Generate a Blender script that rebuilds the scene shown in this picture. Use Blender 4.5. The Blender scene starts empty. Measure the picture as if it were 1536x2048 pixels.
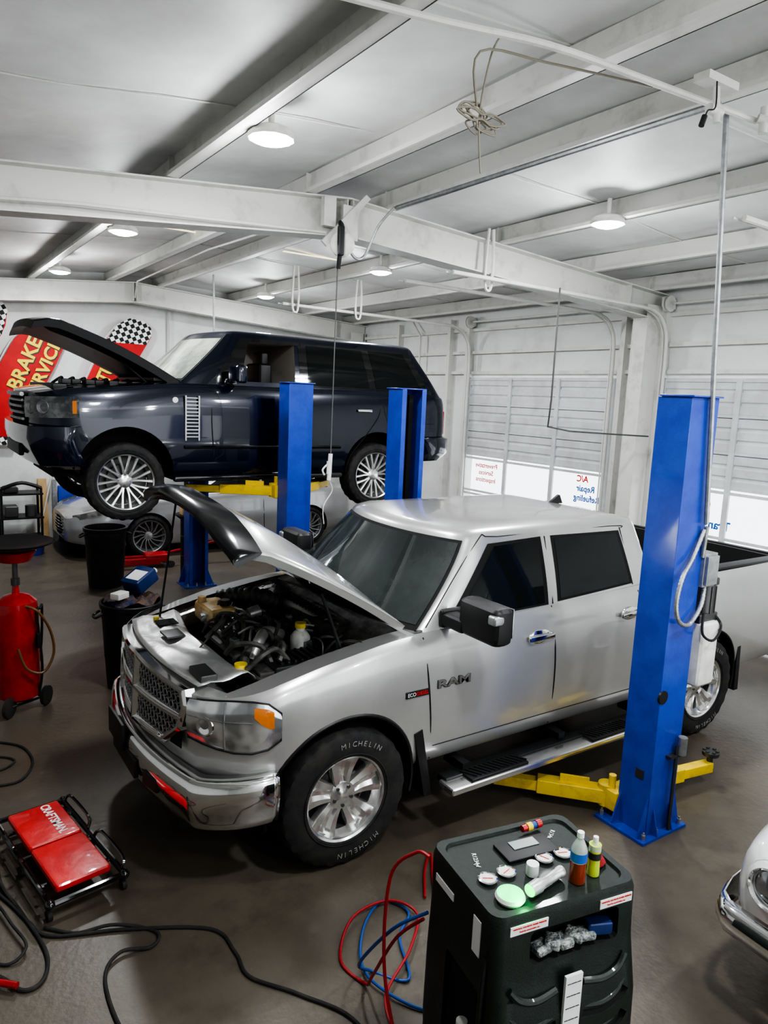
import bpy,bmesh,math,random
from mathutils import Vector,Matrix
random.seed(7)
V=Vector;pi=math.pi
SC=bpy.context.scene;COL=SC.collection
# ---------------------------------------------------------------- camera
cd=bpy.data.cameras.new('camera');cam=bpy.data.objects.new('camera',cd);COL.objects.link(cam)
cd.sensor_fit='VERTICAL';cd.sensor_height=36;cd.lens=36*1450/2048;cd.clip_start=.05
cam.matrix_world=Matrix.Translation((0,0,2.8))@Matrix.Rotation(-math.radians(34),4,'Z')@Matrix.Rotation(pi/2-math.radians(9),4,'X')@Matrix.Rotation(math.radians(2.5),4,'Z')
SC.camera=cam
# ---------------------------------------------------------------- materials
def mat(n,c,r=.5,m=0,coat=0,c2=None,ns=5,nlo=.4,nhi=.6,bump=0,bs=30,em=None,es=0,tr=0,rv=0,spec=None,detail=6,alpha=1):
    M=bpy.data.materials.new(n);M.use_nodes=True;T=M.node_tree;P=T.nodes['Principled BSDF'];L=T.links
    P.inputs['Base Color'].default_value=(*c,1);P.inputs['Roughness'].default_value=r;P.inputs['Metallic'].default_value=m
    P.inputs['Coat Weight'].default_value=coat;P.inputs['Coat Roughness'].default_value=.04
    if spec is not None:P.inputs['Specular IOR Level'].default_value=spec
    if tr:P.inputs['Transmission Weight'].default_value=tr
    if alpha<1:P.inputs['Alpha'].default_value=alpha
    if em:
        P.inputs['Emission Color'].default_value=(*em,1);P.inputs['Emission Strength'].default_value=es
    tc=T.nodes.new('ShaderNodeTexCoord')
    if c2:
        N=T.nodes.new('ShaderNodeTexNoise');N.inputs['Scale'].default_value=ns;N.inputs['Detail'].default_value=detail;N.inputs['Roughness'].default_value=.65
        L.new(tc.outputs['Object'],N.inputs['Vector'])
        R=T.nodes.new('ShaderNodeValToRGB');R.color_ramp.elements[0].position=nlo;R.color_ramp.elements[1].position=nhi
        R.color_ramp.elements[0].color=(*c,1);R.color_ramp.elements[1].color=(*c2,1)
        L.new(N.outputs[0],R.inputs[0]);L.new(R.outputs[0],P.inputs['Base Color'])
        if rv:
            q=T.nodes.new('ShaderNodeMapRange');q.inputs[3].default_value=r-rv;q.inputs[4].default_value=r+rv
            L.new(N.outputs[0],q.inputs[0]);L.new(q.outputs[0],P.inputs['Roughness'])
    if bump:
        N2=T.nodes.new('ShaderNodeTexNoise');N2.inputs['Scale'].default_value=bs;N2.inputs['Detail'].default_value=4
        L.new(tc.outputs['Object'],N2.inputs['Vector'])
        b=T.nodes.new('ShaderNodeBump');b.inputs['Strength'].default_value=bump;b.inputs['Distance'].default_value=.02
        L.new(N2.outputs[0],b.inputs['Height']);L.new(b.outputs[0],P.inputs['Normal'])
    return M
m_silver=mat('silver_paint',(.51,.51,.50),.28,.55,1,c2=(.54,.54,.53),ns=2)
m_white=mat('white_car_paint',(.8,.8,.79),.25,0,1)
m_navy=mat('navy_paint',(.0022,.0058,.021),.2,.3,1)
m_greycar=mat('grey_car_paint',(.36,.36,.37),.28,.55,1)
m_glass=mat('tinted_glass',(.010,.012,.012),.05,0,0,spec=.35)
m_ws=mat('windscreen_glass',(.02,.026,.026),.04,0,.6,c2=(.04,.05,.048),ns=1.2,spec=.6)
m_wsl=mat('painted_reflection_windscreen',(.16,.18,.16),.06,0,1,c2=(.34,.36,.30),ns=3)  # opaque pane, reflection put in as pale grey-green colour
m_chrome=mat('chrome',(.82,.82,.82),.08,1)
m_rim=mat('polished_wheel',(.78,.78,.77),.18,.9)
m_alu=mat('dull_aluminium',(.55,.55,.54),.38,.7,c2=(.72,.72,.7),ns=4,bump=.35,bs=9)
m_zinc=mat('galvanised_metal',(.34,.35,.36),.4,.8,c2=(.45,.46,.47),ns=20)
m_black=mat('black_plastic',(.014,.014,.015),.45)
m_eng=mat('brightened_engine_plastic',(.035,.034,.033),.45,c2=(.11,.105,.095),ns=11)  # black plastic coloured lighter to brighten the dim engine bay
m_hosE=mat('engine_hose_rubber',(.03,.03,.03),.5,c2=(.09,.088,.08),ns=12)
m_gloss=mat('gloss_black',(.006,.006,.007),.1,0,1)
m_defl=mat('smoked_acrylic',(.006,.006,.007),.16,0,0,spec=.5)
m_matte=mat('matte_black',(.008,.008,.008),.85)
m_rubber=mat('tyre_rubber',(.014,.014,.015),.75,c2=(.03,.028,.026),ns=9)
m_blue=mat('blue_paint',(.018,.05,.36),.38,0,.3,c2=(.026,.07,.42),ns=6,bump=.05,bs=60)
m_dkblue=mat('dark_blue_plastic',(.01,.03,.13),.4)
m_yel=mat('yellow_paint',(.76,.53,.02),.45,c2=(.45,.32,.03),ns=9,nlo=.5,nhi=.75)
m_red=mat('red_paint',(.45,.012,.015),.35,0,.4,c2=(.32,.01,.01),ns=6)
m_vinyl=mat('red_vinyl',(.66,.02,.02),.35,0,.5,c2=(.52,.015,.015),ns=5,bump=.25,bs=7)
m_ceil=mat('white_insulation_vinyl',(.78,.79,.79),.55,c2=(.62,.62,.61),ns=1.3,nlo=.35,nhi=.7,bump=.8,bs=1.6)
m_beam=mat('white_beam_paint',(.63,.63,.60),.5,c2=(.32,.31,.28),ns=3.5,nlo=.53,nhi=.88,bump=.08,bs=40)
m_wall=mat('white_wall_paint',(.68,.69,.68),.55,c2=(.46,.46,.44),ns=1.6,nlo=.5,nhi=.85,bump=.05)
m_door=mat('white_door_steel',(.62,.64,.66),.4,c2=(.50,.51,.52),ns=2)
m_pane=mat('clear_pane',(1,1,1),0,0,0,alpha=.06)
m_amber=mat('amber_lens',(.6,.17,.015),.15,0,1)
m_lens=mat('headlight_lens',(.75,.76,.77),.12,.75,1,c2=(.34,.35,.36),ns=8,nlo=.42,nhi=.58,detail=1)
m_whiteP=mat('white_plastic',(.75,.75,.72),.4,c2=(.6,.6,.56),ns=6)
m_yellowish=mat('aged_plastic',(.62,.33,.08),.35,0,.3,c2=(.75,.58,.30),ns=9)
m_ycap=mat('yellow_cap',(.8,.6,.02),.4)
m_wtxt=mat('white_lettering',(.8,.8,.8),.5)
m_ttxt=mat('grey_tyre_lettering',(.33,.33,.32),.6)
m_ytxt=mat('yellow_lettering',(.9,.68,.02),.5)
m_rtxt=mat('red_lettering',(.7,.02,.02),.5)
m_btxt=mat('blue_lettering',(.02,.12,.5),.5)
m_ktxt=mat('dark_lettering',(.03,.03,.03),.5)
m_banner=mat('red_fabric',(.55,.012,.015),.7,c2=(.45,.01,.012),ns=3)
m_lamp=mat('lamp_lens',(1,1,1),.5,em=(.93,.97,1),es=70)
m_green=mat('green_glow',(.05,.9,.3),.4,em=(.02,1,.16),es=1.6)
m_mach=mat('dark_green_plastic',(.006,.012,.009),.5,0,.1,c2=(.009,.017,.013),ns=30,bump=.1,bs=150)
m_rhose=mat('red_hose',(.35,.015,.02),.45);m_bhose=mat('blue_hose',(.015,.08,.3),.45)
m_wood=mat('pale_wood',(.6,.42,.22),.6,c2=(.5,.34,.17),ns=8)
m_rag=mat('red_cloth',(.25,.015,.02),.9,bump=.6,bs=60)
m_liqr=mat('dark_amber_liquid',(.28,.035,.01),.1,0,1);m_liqg=mat('yellow_green_liquid',(.55,.7,.05),.1,0,1)
m_sky=mat('skylight_panel',(.9,.8,.55),.5,em=(1,.85,.55),es=1.2)
m_dksteel=mat('tarnished_steel',(.12,.12,.12),.45,.8)  # dark grey metal, its own colour
m_int=mat('grey_interior',(.26,.24,.21),.7)
def floorm():
    M=mat('stained_concrete',(.066,.055,.041),.40,c2=(.145,.123,.095),ns=.9,nlo=.3,nhi=.7,bump=.12,bs=25,rv=.16,detail=14)
    T=M.node_tree;P=T.nodes['Principled BSDF'];L=T.links;src=P.inputs['Base Color'].links[0].from_socket
    tc=T.nodes.new('ShaderNodeTexCoord')
    def lay(src,sc,a,b,col,fac):
        N=T.nodes.new('ShaderNodeTexNoise');N.inputs['Scale'].default_value=sc;N.inputs['Detail'].default_value=8;N.inputs['Roughness'].default_value=.7;L.new(tc.outputs['Object'],N.inputs['Vector'])
        R=T.nodes.new('ShaderNodeMapRange');R.inputs[1].default_value=a;R.inputs[2].default_value=b;R.inputs[4].default_value=fac;L.new(N.outputs[0],R.inputs[0])
        X=T.nodes.new('ShaderNodeMixRGB');L.new(R.outputs[0],X.inputs[0]);L.new(src,X.inputs[1]);X.inputs[2].default_value=(*col,1);return X.outputs[0]
    s=lay(src,2.3,.52,.72,(.035,.029,.022),.55)
    s=lay(s,9,.66,.70,(.26,.24,.20),.5)
    s=lay(s,.45,.50,.70,(.045,.037,.028),.5)
    L.new(s,P.inputs['Base Color']);return M
m_floor=floorm()
def checkm():
    M=mat('checker_fabric',(.9,.9,.9),.7);T=M.node_tree
    c=T.nodes.new('ShaderNodeTexChecker');c.inputs['Scale'].default_value=14;c.inputs[1].default_value=(.85,.85,.85,1);c.inputs[2].default_value=(.01,.01,.01,1)
    t=T.nodes.new('ShaderNodeTexCoord');mp=T.nodes.new('ShaderNodeMapping');mp.inputs['Rotation'].default_value=(0,.45,0);mp.inputs['Location'].default_value=(.013,.5,.02)
    T.links.new(t.outputs['Object'],mp.inputs[0]);T.links.new(mp.outputs[0],c.inputs[0]);T.links.new(c.outputs[0],T.nodes['Principled BSDF'].inputs['Base Color'])
    return M
m_check=checkm()
# ---------------------------------------------------------------- builders
ORG={}
SPLIT={'engine_fitting','metal_line','hood_latch','mud_flap','label_sticker','hood_prop','inner_fender','tail_lamp','fog_light','reflector','yellow_cap','fluid_bottle','wheel_small','bumper_insert','metal_pipe','anchor_bolt','machine_part','seat','caster','blue_panel','pan_post'}
def sharp(me,ang=.6):
    bm=bmesh.new();bm.from_mesh(me);bmesh.ops.recalc_face_normals(bm,faces=bm.faces)
    for f in bm.faces:f.smooth=True
    for e in bm.edges:
        if len(e.link_faces)==2 and e.calc_face_angle(0)>ang:e.smooth=False
    bm.to_mesh(me);bm.free()
def islands(me):
    n=len(me.vertices);p=list(range(n))
    def f(a):
        while p[a]!=a:p[a]=p[p[a]];a=p[a]
        return a
    for e in me.edges:
        a,b=f(e.vertices[0]),f(e.vertices[1])
        if a!=b:p[a]=b
    g={}
    for i in range(n):g.setdefault(f(i),[]).append(i)
    return list(g.values())
def root(name,loc,label,cat,group=None):
    o=bpy.data.objects.new(name,None);o.empty_display_size=.1;COL.objects.link(o);o.location=loc
    o['label']=label;o['category']=cat
    if group:o['group']=group
    ORG[o.name]=V(loc);return o
class B:
    def __init__(s,M=None):s.bm=bmesh.new();s.mi=0;s.M=M
    def raw(s,vs,fs):
        b=[s.bm.verts.new(v) for v in vs];out=[]
        for f in fs:
            try:
                q=s.bm.faces.new([b[i] for i in f]);q.material_index=s.mi;out.append(q)
            except ValueError:pass
        return b
    def box(s,c,d,rz=0,rot=None,bev=0,taper=1):
        t=bmesh.new();bmesh.ops.create_cube(t,size=1)
        for v in t.verts:
            k=taper if v.co.z>0 else 1
            v.co=V((v.co.x*d[0]*k,v.co.y*d[1]*k,v.co.z*d[2]))
        if bev:bmesh.ops.bevel(t,geom=t.edges[:],offset=bev,segments=3,affect='EDGES',profile=.6)
        R=rot if rot else Matrix.Rotation(rz,3,'Z')
        t.verts.index_update()
        s.raw([R@v.co+V(c) for v in t.verts],[[v.index for v in f.verts] for f in t.faces]);t.free();return s
    def lathe(s,prof,o,ax=(0,0,1),n=24,a0=0,a1=2*pi):
        ax=V(ax).normalized();u=ax.orthogonal().normalized();w=ax.cross(u);o=V(o)
        full=abs(a1-a0-2*pi)<1e-6;m=n if full else n+1;vs=[]
        for k in range(m):
            a=a0+(a1-a0)*k/n;d=u*math.cos(a)+w*math.sin(a)
            for r,h in prof:vs.append(o+ax*h+d*max(r,1e-4))
        L=len(prof);fs=[]
        for k in range(n):
            j=(k+1)%m
            for i in range(L-1):fs.append((k*L+i,j*L+i,j*L+i+1,k*L+i+1))
        s.raw(vs,fs);return s
    def cyl(s,p,q,r,r2=None,n=20):
        p=V(p);q=V(q);h=(q-p).length;r2=r if r2 is None else r2
        return s.lathe([(0,0),(r,0),(r2,h),(0,h)],p,q-p,n)
    def ball(s,c,r,sc=(1,1,1),n=16):
        c=V(c);vs=[];fs=[]
        for i in range(n//2+1):
            t=pi*i/(n//2)
            for k in range(n):
                a=2*pi*k/n;vs.append(c+V((r*sc[0]*math.sin(t)*math.cos(a),r*sc[1]*math.sin(t)*math.sin(a),r*sc[2]*math.cos(t))))
        for i in range(n//2):
            for k in range(n):fs.append((i*n+k,i*n+(k+1)%n,(i+1)*n+(k+1)%n,(i+1)*n+k))
        s.raw(vs,fs);return s
    def tube(s,pts,r,n=8,closed=False,sub=5,smooth=True):
        P=[V(p) for p in pts]
        if smooth and len(P)>2:
            Q=[];N=len(P)
            for i in range(N if closed else N-1):
                g=(lambda k:P[k%N]) if closed else (lambda k:P[max(0,min(N-1,k))])
                a,b,c,d=g(i-1),g(i),g(i+1),g(i+2)
                for j in range(sub):
                    t=j/sub;Q.append(.5*((2*b)+(c-a)*t+(2*a-5*b+4*c-d)*t*t+(3*b-a-3*c+d)*t**3))
            if not closed:Q.append(P[-1])
            P=Q
        N=len(P);rings=[];u=None
        for i in range(N):
            if closed:t=(P[(i+1)%N]-P[i-1])
            else:t=P[min(N-1,i+1)]-P[max(0,i-1)]
            t.normalize()
            u=t.orthogonal().normalized() if u is None else (u-t*u.dot(t)).normalized()
            w=t.cross(u);rr=r(i/(N-1)) if callable(r) else r
            rings.append([P[i]+(u*math.cos(2*pi*k/n)+w*math.sin(2*pi*k/n))*rr for k in range(n)])
        return s.loft(rings,True,not closed,closed)
    def loft(s,rings,ring_closed=True,cap=True,loop=False):
        n=len(rings[0]);vs=[v for r in rings for v in r];fs=[];N=len(rings)
        for i in range(N if loop else N-1):
            j=(i+1)%N
            for k in range(n if ring_closed else n-1):
                l=(k+1)%n;fs.append((i*n+k,i*n+l,j*n+l,j*n+k))
        if cap:fs+= [tuple(range(n))[::-1],tuple((N-1)*n+k for k in range(n))]
        s.raw(vs,fs);return s
    def prism(s,poly,f0,f1):
        n=len(poly);vs=[V(f0(*p)) for p in poly]+[V(f1(*p)) for p in poly]
        fs=[tuple(range(n)),tuple(range(n,2*n))[::-1]]+[(i,(i+1)%n,n+(i+1)%n,n+i) for i in range(n)]
        s.raw(vs,fs);return s
    def xz(s,poly,y0,y1):return s.prism(poly,lambda a,b:(a,y0,b),lambda a,b:(a,y1,b))
    def yz(s,poly,x0,x1):return s.prism(poly,lambda a,b:(x0,a,b),lambda a,b:(x1,a,b))
    def xy(s,poly,z0,z1):return s.prism(poly,lambda a,b:(a,b,z0),lambda a,b:(a,b,z1))
    def done(s,name,mats,parent=None,label=None,cat=None,group=None,kind=None,bev=0,ang=.6,solid=0):
        me=bpy.data.meshes.new(name)
        bmesh.ops.remove_doubles(s.bm,verts=s.bm.verts,dist=1e-5)
        if s.M:s.bm.transform(s.M)
        s.bm.to_mesh(me);s.bm.free()
        if not isinstance(mats,(list,tuple)):mats=[mats]
        for m in mats:me.materials.append(m)
        real={'wheel_small':'wheel'}.get(name,name)
        o=bpy.data.objects.new(real,me);COL.objects.link(o)
        if parent is not None:
            org=ORG[parent.name];me.transform(Matrix.Translation(-org));o.parent=parent;ORG[o.name]=org
        else:
            if kind!='structure':
                xs=[v.co for v in me.vertices];c=V(((min(v.x for v in xs)+max(v.x for v in xs))/2,(min(v.y for v in xs)+max(v.y for v in xs))/2,min(v.z for v in xs)))
                me.transform(Matrix.Translation(-c));o.location=c;ORG[o.name]=c
            else:ORG[o.name]=V((0,0,0))
        sharp(me,ang)
        if label:o['label']=label
        if cat:o['category']=cat
        if group:o['group']=group
        if kind:o['kind']=kind
        objs=[o]
        if name in SPLIT and parent is not None:
            isl=islands(me)
            if len(isl)>1:
                full=me
                for k,g in enumerate(isl):
                    gs=set(g);bm=bmesh.new();bm.from_mesh(full);bm.verts.ensure_lookup_table()
                    bmesh.ops.delete(bm,geom=[v for v in bm.verts if v.index not in gs],context='VERTS')
                    m2=bpy.data.meshes.new(real);bm.to_mesh(m2);bm.free()
                    for m in mats:m2.materials.append(m)
                    if k==0:o.data=m2
                    else:
                        q=bpy.data.objects.new(real,m2);COL.objects.link(q);q.parent=parent;ORG[q.name]=ORG[o.name]
                        if label:q['label']=label
                        objs.append(q)
        for q0 in objs:
            if bev:
                q=q0.modifiers.new('bevel','BEVEL');q.width=bev;q.segments=2;q.limit_method='ANGLE';q.angle_limit=.6
            if solid:
                q=q0.modifiers.new('solid','SOLIDIFY');q.thickness=solid;q.offset=0
        return o
def boolcut(o,cuts):
    bpy.context.view_layer.update()
    for c in cuts:
        m=o.modifiers.new('b','BOOLEAN');m.operation='DIFFERENCE';m.solver='EXACT';m.object=c
        try:m.material_mode='TRANSFER'
        except Exception:pass
    dg=bpy.context.evaluated_depsgraph_get();me=bpy.data.meshes.new_from_object(o.evaluated_get(dg))
    o.modifiers.clear();o.data=me
    for c in cuts:bpy.data.objects.remove(c)
    sharp(me,.5)
def cutter(b,mt):
    me=bpy.data.meshes.new('cut');bmesh.ops.remove_doubles(b.bm,verts=b.bm.verts,dist=1e-5);bmesh.ops.recalc_face_normals(b.bm,faces=b.bm.faces);b.bm.to_mesh(me);b.bm.free();me.materials.append(mt)
    o=bpy.data.objects.new('cut',me);COL.objects.link(o);return o
def frame(o,x,y):
    x=V(x).normalized();y=V(y);y=(y-x*y.dot(x)).normalized();z=x.cross(y)
    M=Matrix((x,y,z)).transposed().to_4x4();M.translation=V(o);return M
def tmesh(body,size,ext=.001,bold=0,align='CENTER'):
    c=bpy.data.curves.new('t','FONT');c.body=body;c.size=size;c.extrude=ext;c.offset=bold;c.align_x=align;c.align_y='CENTER';c.resolution_u=3
    o=bpy.data.objects.new('t',c);COL.objects.link(o);bpy.context.view_layer.update()
    me=bpy.data.meshes.new_from_object(o.evaluated_get(bpy.context.evaluated_depsgraph_get()));bpy.data.objects.remove(o);return me
def text(body,size,M,mt,parent,bold=0,align='CENTER',sx=1,ext=.001,fit=None):
    me=tmesh(body,size,ext,bold,align)
    if fit:
        xs=[v.co.x for v in me.vertices];sx=fit/(max(xs)-min(xs))
    me.transform(Matrix.Diagonal((sx,1,1,1)));me.transform(M);me.transform(Matrix.Translation(-ORG[parent.name]))
    me.materials.clear();me.materials.append(mt)
    o=bpy.data.objects.new('lettering',me);COL.objects.link(o);o.parent=parent;ORG[o.name]=ORG[parent.name];return o
def hermite(tab):
    xs=[a for a,_ in tab];ys=[b for _,b in tab];n=len(xs)
    sl=[(ys[i+1]-ys[i])/(xs[i+1]-xs[i]) for i in range(n-1)]
    m=[sl[0]]+[0 if sl[i-1]*sl[i]<=0 else 2*sl[i-1]*sl[i]/(sl[i-1]+sl[i]) for i in range(1,n-1)]+[sl[-1]]
    def f(x):
        if x<=xs[0]:return ys[0]
        if x>=xs[-1]:return ys[-1]
        i=0
        while x>xs[i+1]:i+=1
        h=xs[i+1]-xs[i];t=(x-xs[i])/h
        return (2*t**3-3*t*t+1)*ys[i]+(t**3-2*t*t+t)*h*m[i]+(-2*t**3+3*t*t)*ys[i+1]+(t**3-t*t)*h*m[i+1]
    return f
# ================================================================ ROOM
def roof(x):return 4.585-(.069*(x-3.56) if x>3.56 else .088*(3.56-x))
b=B();b.box((2.2,5,-.05),(12.6,18.2,.1));b.done('floor',m_floor,kind='structure')
b=B();n=60
rows=[]
for i in range(49):
    x=-4+12.5*i/48
    rows.append([V((x,-4+18.2*j/n,roof(x)+.21+.012*math.sin(j*.9+i*.5)*math.sin(i*1.1))) for j in range(n+1)])
b.loft(rows,False,False);b.done('ceiling',m_ceil,kind='structure',ang=2)
b=B();b.xz([(-4.1,0),(8.5,0),(8.5,4.46),(3.56,4.9),(-4.1,4.2)],14,14.12);b.done('wall_back',m_wall,kind='structure')
b=B()
for x0,x1,z0,z1 in ((-4.1,1.8,0,4.35),(7.2,8.5,0,4.4),(1.8,7.2,3.4,4.4)):b.box(((x0+x1)/2,-4.06,(z0+z1)/2),(x1-x0,.12,z1-z0))
b.done('wall_front',m_wall,kind='structure')
b=B();b.box((-4.05,5,2.1),(.1,18,4.2));b.done('wall_left',m_wall,kind='structure')
b=B()
for y0,y1,z0,z1 in ((-4,2.78,0,4.5),(5.98,6.66,0,4.5),(9.84,14,0,4.5),(2.78,5.98,3.2,4.5),(6.66,9.84,3.2,4.5)):
    b.box((8.42,(y0+y1)/2,(z0+z1)/2),(.12,y1-y0,z1-z0))
b.done('wall_right',m_wall,kind='structure')
TN=[0]
def trim(b,m=m_beam,**k):
    TN[0]+=1;return b.done('trim_%d'%TN[0],m,kind='structure',**k)
for fy in (6.14,13.4):
    b=B()
    top=[(-4,roof(-4)),(3.56,roof(3.56)),(8.34,roof(8.34))]
    dp=.33
    b.xz(top+[(8.34,top[2][1]-dp),(3.56,top[1][1]-dp),(-4,top[0][1]-dp)],fy-.008,fy+.008)
    for s0 in (0,-dp):
        b.xz([(x,z+s0) for x,z in top]+[(x,z+s0-.014) for x,z in top[::-1]],fy-.11,fy+.11)
    for x in (3.53,3.59,7.6):
        b.box((x,fy,roof(x)-dp/2),(.012,.2,dp-.02))
    b.box((8.1,fy-.1,2.05),(.3,.014,4.1));b.box((8.1,fy+.1,2.05),(.3,.014,4.1));b.box((7.96,fy,1.97),(.014,.22,3.94));b.box((8.3,fy,2.05),(.014,.2,4.1))
    trim(b)
for x in (-3.3,-1.95,-.7,.3,1.965,3.2,4.05,5.5,6.95,8.12):
    b=B();z=roof(x)
    b.yz([(-4,z),(14,z),(14,z+.2),(-4,z+.2)],x-.004,x+.004)
    b.xz([(x-.1,z),(x+.004,z),(x+.004,z+.01),(x-.092,z+.01),(x-.092,z+.03),(x-.1,z+.03)],-4,14)
    b.xz([(x,z+.19),(x+.07,z+.185),(x+.07,z+.197),(x,z+.2)],-4,14)
    b.box((x,6.14,z+.1),(.1,.012,.18))
    trim(b)
for y in (1.4,3.1,4.9,8.4,10.2):
    b=B();b.tube([(x,y+.05*math.sin(x*2),roof(x)+.198-.008*math.sin(x*3)) for x in (-3.9,-2.5,-1.2,0,.9,1.8,2.7,3.56,4.6,5.5,6.5,7.5,8.3)],.006,5);trim(b,m_beam)
for z in (3.28,3.62,4.0):
    b=B();b.box((8.33,9.0,z),(.06,9.9,.05));trim(b)
for y in (6.0,6.62,9.88,10.4,12.0,2.74):
    b=B();b.box((8.3,y,2.1),(.12,.08,4.2));trim(b)
for x,y in ((2.9,9.2),(4.9,9.3)):
    b=B();b.box((x,y,roof(x)+.19),(.9,.05,.01));trim(b,m_sky)
DN=0
for y0,y1 in ((6.68,9.84),(2.8,5.97)):
    DN+=1
    b=B();X=8.3
    def ribs(z0,z1):
        k=3;h=(z1-z0)/k;P=[]
        for i in range(k):
            a=z0+i*h;P+=[(X,a+.004),(X-.014,a+.022),(X-.014,a+h-.034),(X,a+h-.014)]
        P+=[(X,z1)];poly=P+[(X+.03,z1),(X+.03,z0)]
        b.prism(poly,lambda p,q:(p,y0,q),lambda p,q:(p,y1,q))
    ribs(2.75,3.2);ribs(2.31,2.745);ribs(1.87,2.305);ribs(.02,.62)
    d=b.done('door_%d'%DN,m_door,kind='structure',ang=.3)
    b=B()
    for i in range(4):
        y=y0+.035+(y1-y0-.07)*i/3
        b.box((X-.025,y,1.6),(.03,.07,3.16))
    for z in (3.17,2.75,2.31,1.89,1.83,1.27,1.21,.64):b.box((X-.018,(y0+y1)/2,z),(.02,y1-y0,.035))
    b.done('door_frame',m_door,d)
    for z0,z1 in ((1.29,1.82),(.66,1.2)):
        for i in range(3):
            a=y0+.07+(y1-y0-.07)*i/3;e=y0+(y1-y0-.07)*(i+1)/3
            b=B();b.box((X,(a+e)/2,(z0+z1)/2),(.006,e-a,z1-z0));b.done('window_pane',m_pane,d)
    fm=lambda y,z:frame((X-.006,y,z),(0,1,0),(0,0,1))
    if DN==1:
        text('A/C',.13,fm(7.15,1.74),m_rtxt,d,bold=.003);text('Repair',.13,fm(7.08,1.60),m_btxt,d,bold=.003);text('Refueling',.13,fm(7.05,1.46),m_btxt,d,bold=.003)
        text('Preventative',.11,fm(9.25,1.72),m_rtxt,d,bold=.002);text('Services',.11,fm(9.25,1.60),m_rtxt,d,bold=.002);text('Inspections',.11,fm(9.25,1.48),m_rtxt,d,bold=.002)
    else:
        text('Oil',.15,fm(5.2,1.66),m_rtxt,d,bold=.004);text('Trans',.15,fm(5.0,1.42),m_btxt,d,bold=.004)
for y in (2.88,5.9,6.72,9.76):
    b=B();P=[(8.2,y,.0),(8.2,y,2.6),(8.2,y,3.55),(8.12,y,3.85),(7.9,y,4.0),(7.4,y,4.03),(4.68,y,4.06)]
    b.tube(P,.022,8,sub=6);b.tube([(x-.05 if z>3.9 else x,yy+.05,z) for x,yy,z in P],.012,6)
    b.done('door_track',m_beam,label='white painted overhead garage door track',cat='door track',group='garage door tracks')
for y in (5.9,9.76,2.88):
    b=B();b.lathe([(0,-.03),(.1,-.03),(.1,-.015),(.06,-.012),(.06,.012),(.1,.015),(.1,.03),(0,.03)],(8.2,y+.02,4.12),(0,1,0),24);b.cyl((8.2,y-.05,4.12),(8.2,y-2.9 if y>3 else y-.2,4.12),.014)
    b.box((8.28,y+.02,4.12),(.1,.02,.12))
    b.done('door_pulley',m_beam,label='white door cable drum on a shaft above the doors',cat='pulley')
for x,y in ((5.24,6.0),(4.85,9.7),(5.9,9.68)):
    b=B();b.tube([(x-.03,y,roof(x)+.1),(x-.05,y,4.2),(x-.04,y,4.0),(x,y,3.95),(x+.04,y,4.0),(x+.05,y,4.25),(x+.03,y,roof(x)+.1)],.016,6)
    b.done('track_hanger',m_beam,label='white steel strap hanger under the roof beam',cat='hanger',group='track hangers')
# a pale car parked outside the door windows
b=B()
b.xz([(9.6,.35),(9.7,.85),(10.3,.98),(10.9,1.42),(12.6,1.45),(13.3,1.0),(13.9,.9),(13.9,.35)],3.3,5.0)
oc=b.done('outside_car_body',m_greycar) if False else None
# ceiling lights
for x in (2.1,5.38):
    for y in (-2.9,.95,4.6,8.3,11.9):  # rows above and behind the camera are unseen, added to light the room
        z=roof(x)-.03
        r=root('ceiling_light',(x,y,z),'round white led lamp glowing under the ceiling','ceiling light','round led ceiling lights')
        b=B();b.lathe([(0,.2),(.02,.2),(.02,.07),(.08,.06),(.14,.035),(.155,.0),(.15,-.02),(.125,-.02)],(x,y,z),(0,0,1),12);b.done('lamp_housing',m_whiteP,r)
        b=B();b.lathe([(0,-.05),(.07,-.046),(.11,-.034),(.125,-.018)],(x,y,z),(0,0,1),24);b.done('lamp_lens',m_lamp,r)
        l=bpy.data.lights.new('lamp','AREA');l.shape='DISK';l.size=.26;l.energy=62;l.color=(.97,.99,1)
        lo=bpy.data.objects.new('lamp',l);COL.objects.link(lo);lo.parent=r;lo.location=(0,0,-.06)
        l=bpy.data.lights.new('lamp_spill','POINT');l.shadow_soft_size=.12;l.energy=40;l.color=(.97,.99,1)  # extra point light added under each lamp to brighten the ceiling
        lo=bpy.data.objects.new('lamp_spill',l);COL.objects.link(lo);lo.parent=r;lo.location=(0,0,-.3)
def pipe(pts,r,m,label,cat='pipe',name='pipe',sm=False,n=8):
    b=B();b.tube(pts,r,n,smooth=sm);return b.done(name,m,label=label,cat=cat)
pipe([(.2,2.95,4.33),(1.9,2.8,4.42),(2.6,2.66,4.44),(3.3,2.62,4.45),(4.15,2.55,4.44)],.018,m_beam,'white painted air pipe under the ceiling',sm=True)
pipe([(3.87,2.6,4.48),(3.87,5.75,4.5)],.02,m_zinc,'grey steel conduit under the roof purlins','conduit')
pipe([(3.97,2.62,4.47),(4.2,2.6,2.1)],.016,m_zinc,'grey vertical conduit dropping to the lift post','conduit')
pipe([(3.85,5.75,4.5),(3.78,5.9,4.35),(3.7,5.98,4.1),(3.6,5.98,4.05),(3.52,5.98,4.12)],.012,m_zinc,'grey flexible conduit looping to the beam','conduit',sm=True)
pipe([(3.3,6.02,4.24),(1.2,6.02,4.12),(-2,6.02,3.8)],.014,m_beam,'white conduit along the roof beam','conduit')
pipe([(3.5,13.1,4.3),(3.3,12.2,4.45),(3.3,9,4.5),(3.3,6.3,4.42)],.012,m_beam,'thin white conduit under the purlins','conduit')
pipe([(4.35,13.93,4.3),(4.35,13.93,0)],.02,m_beam,'white vertical pipe on the back wall')
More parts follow.
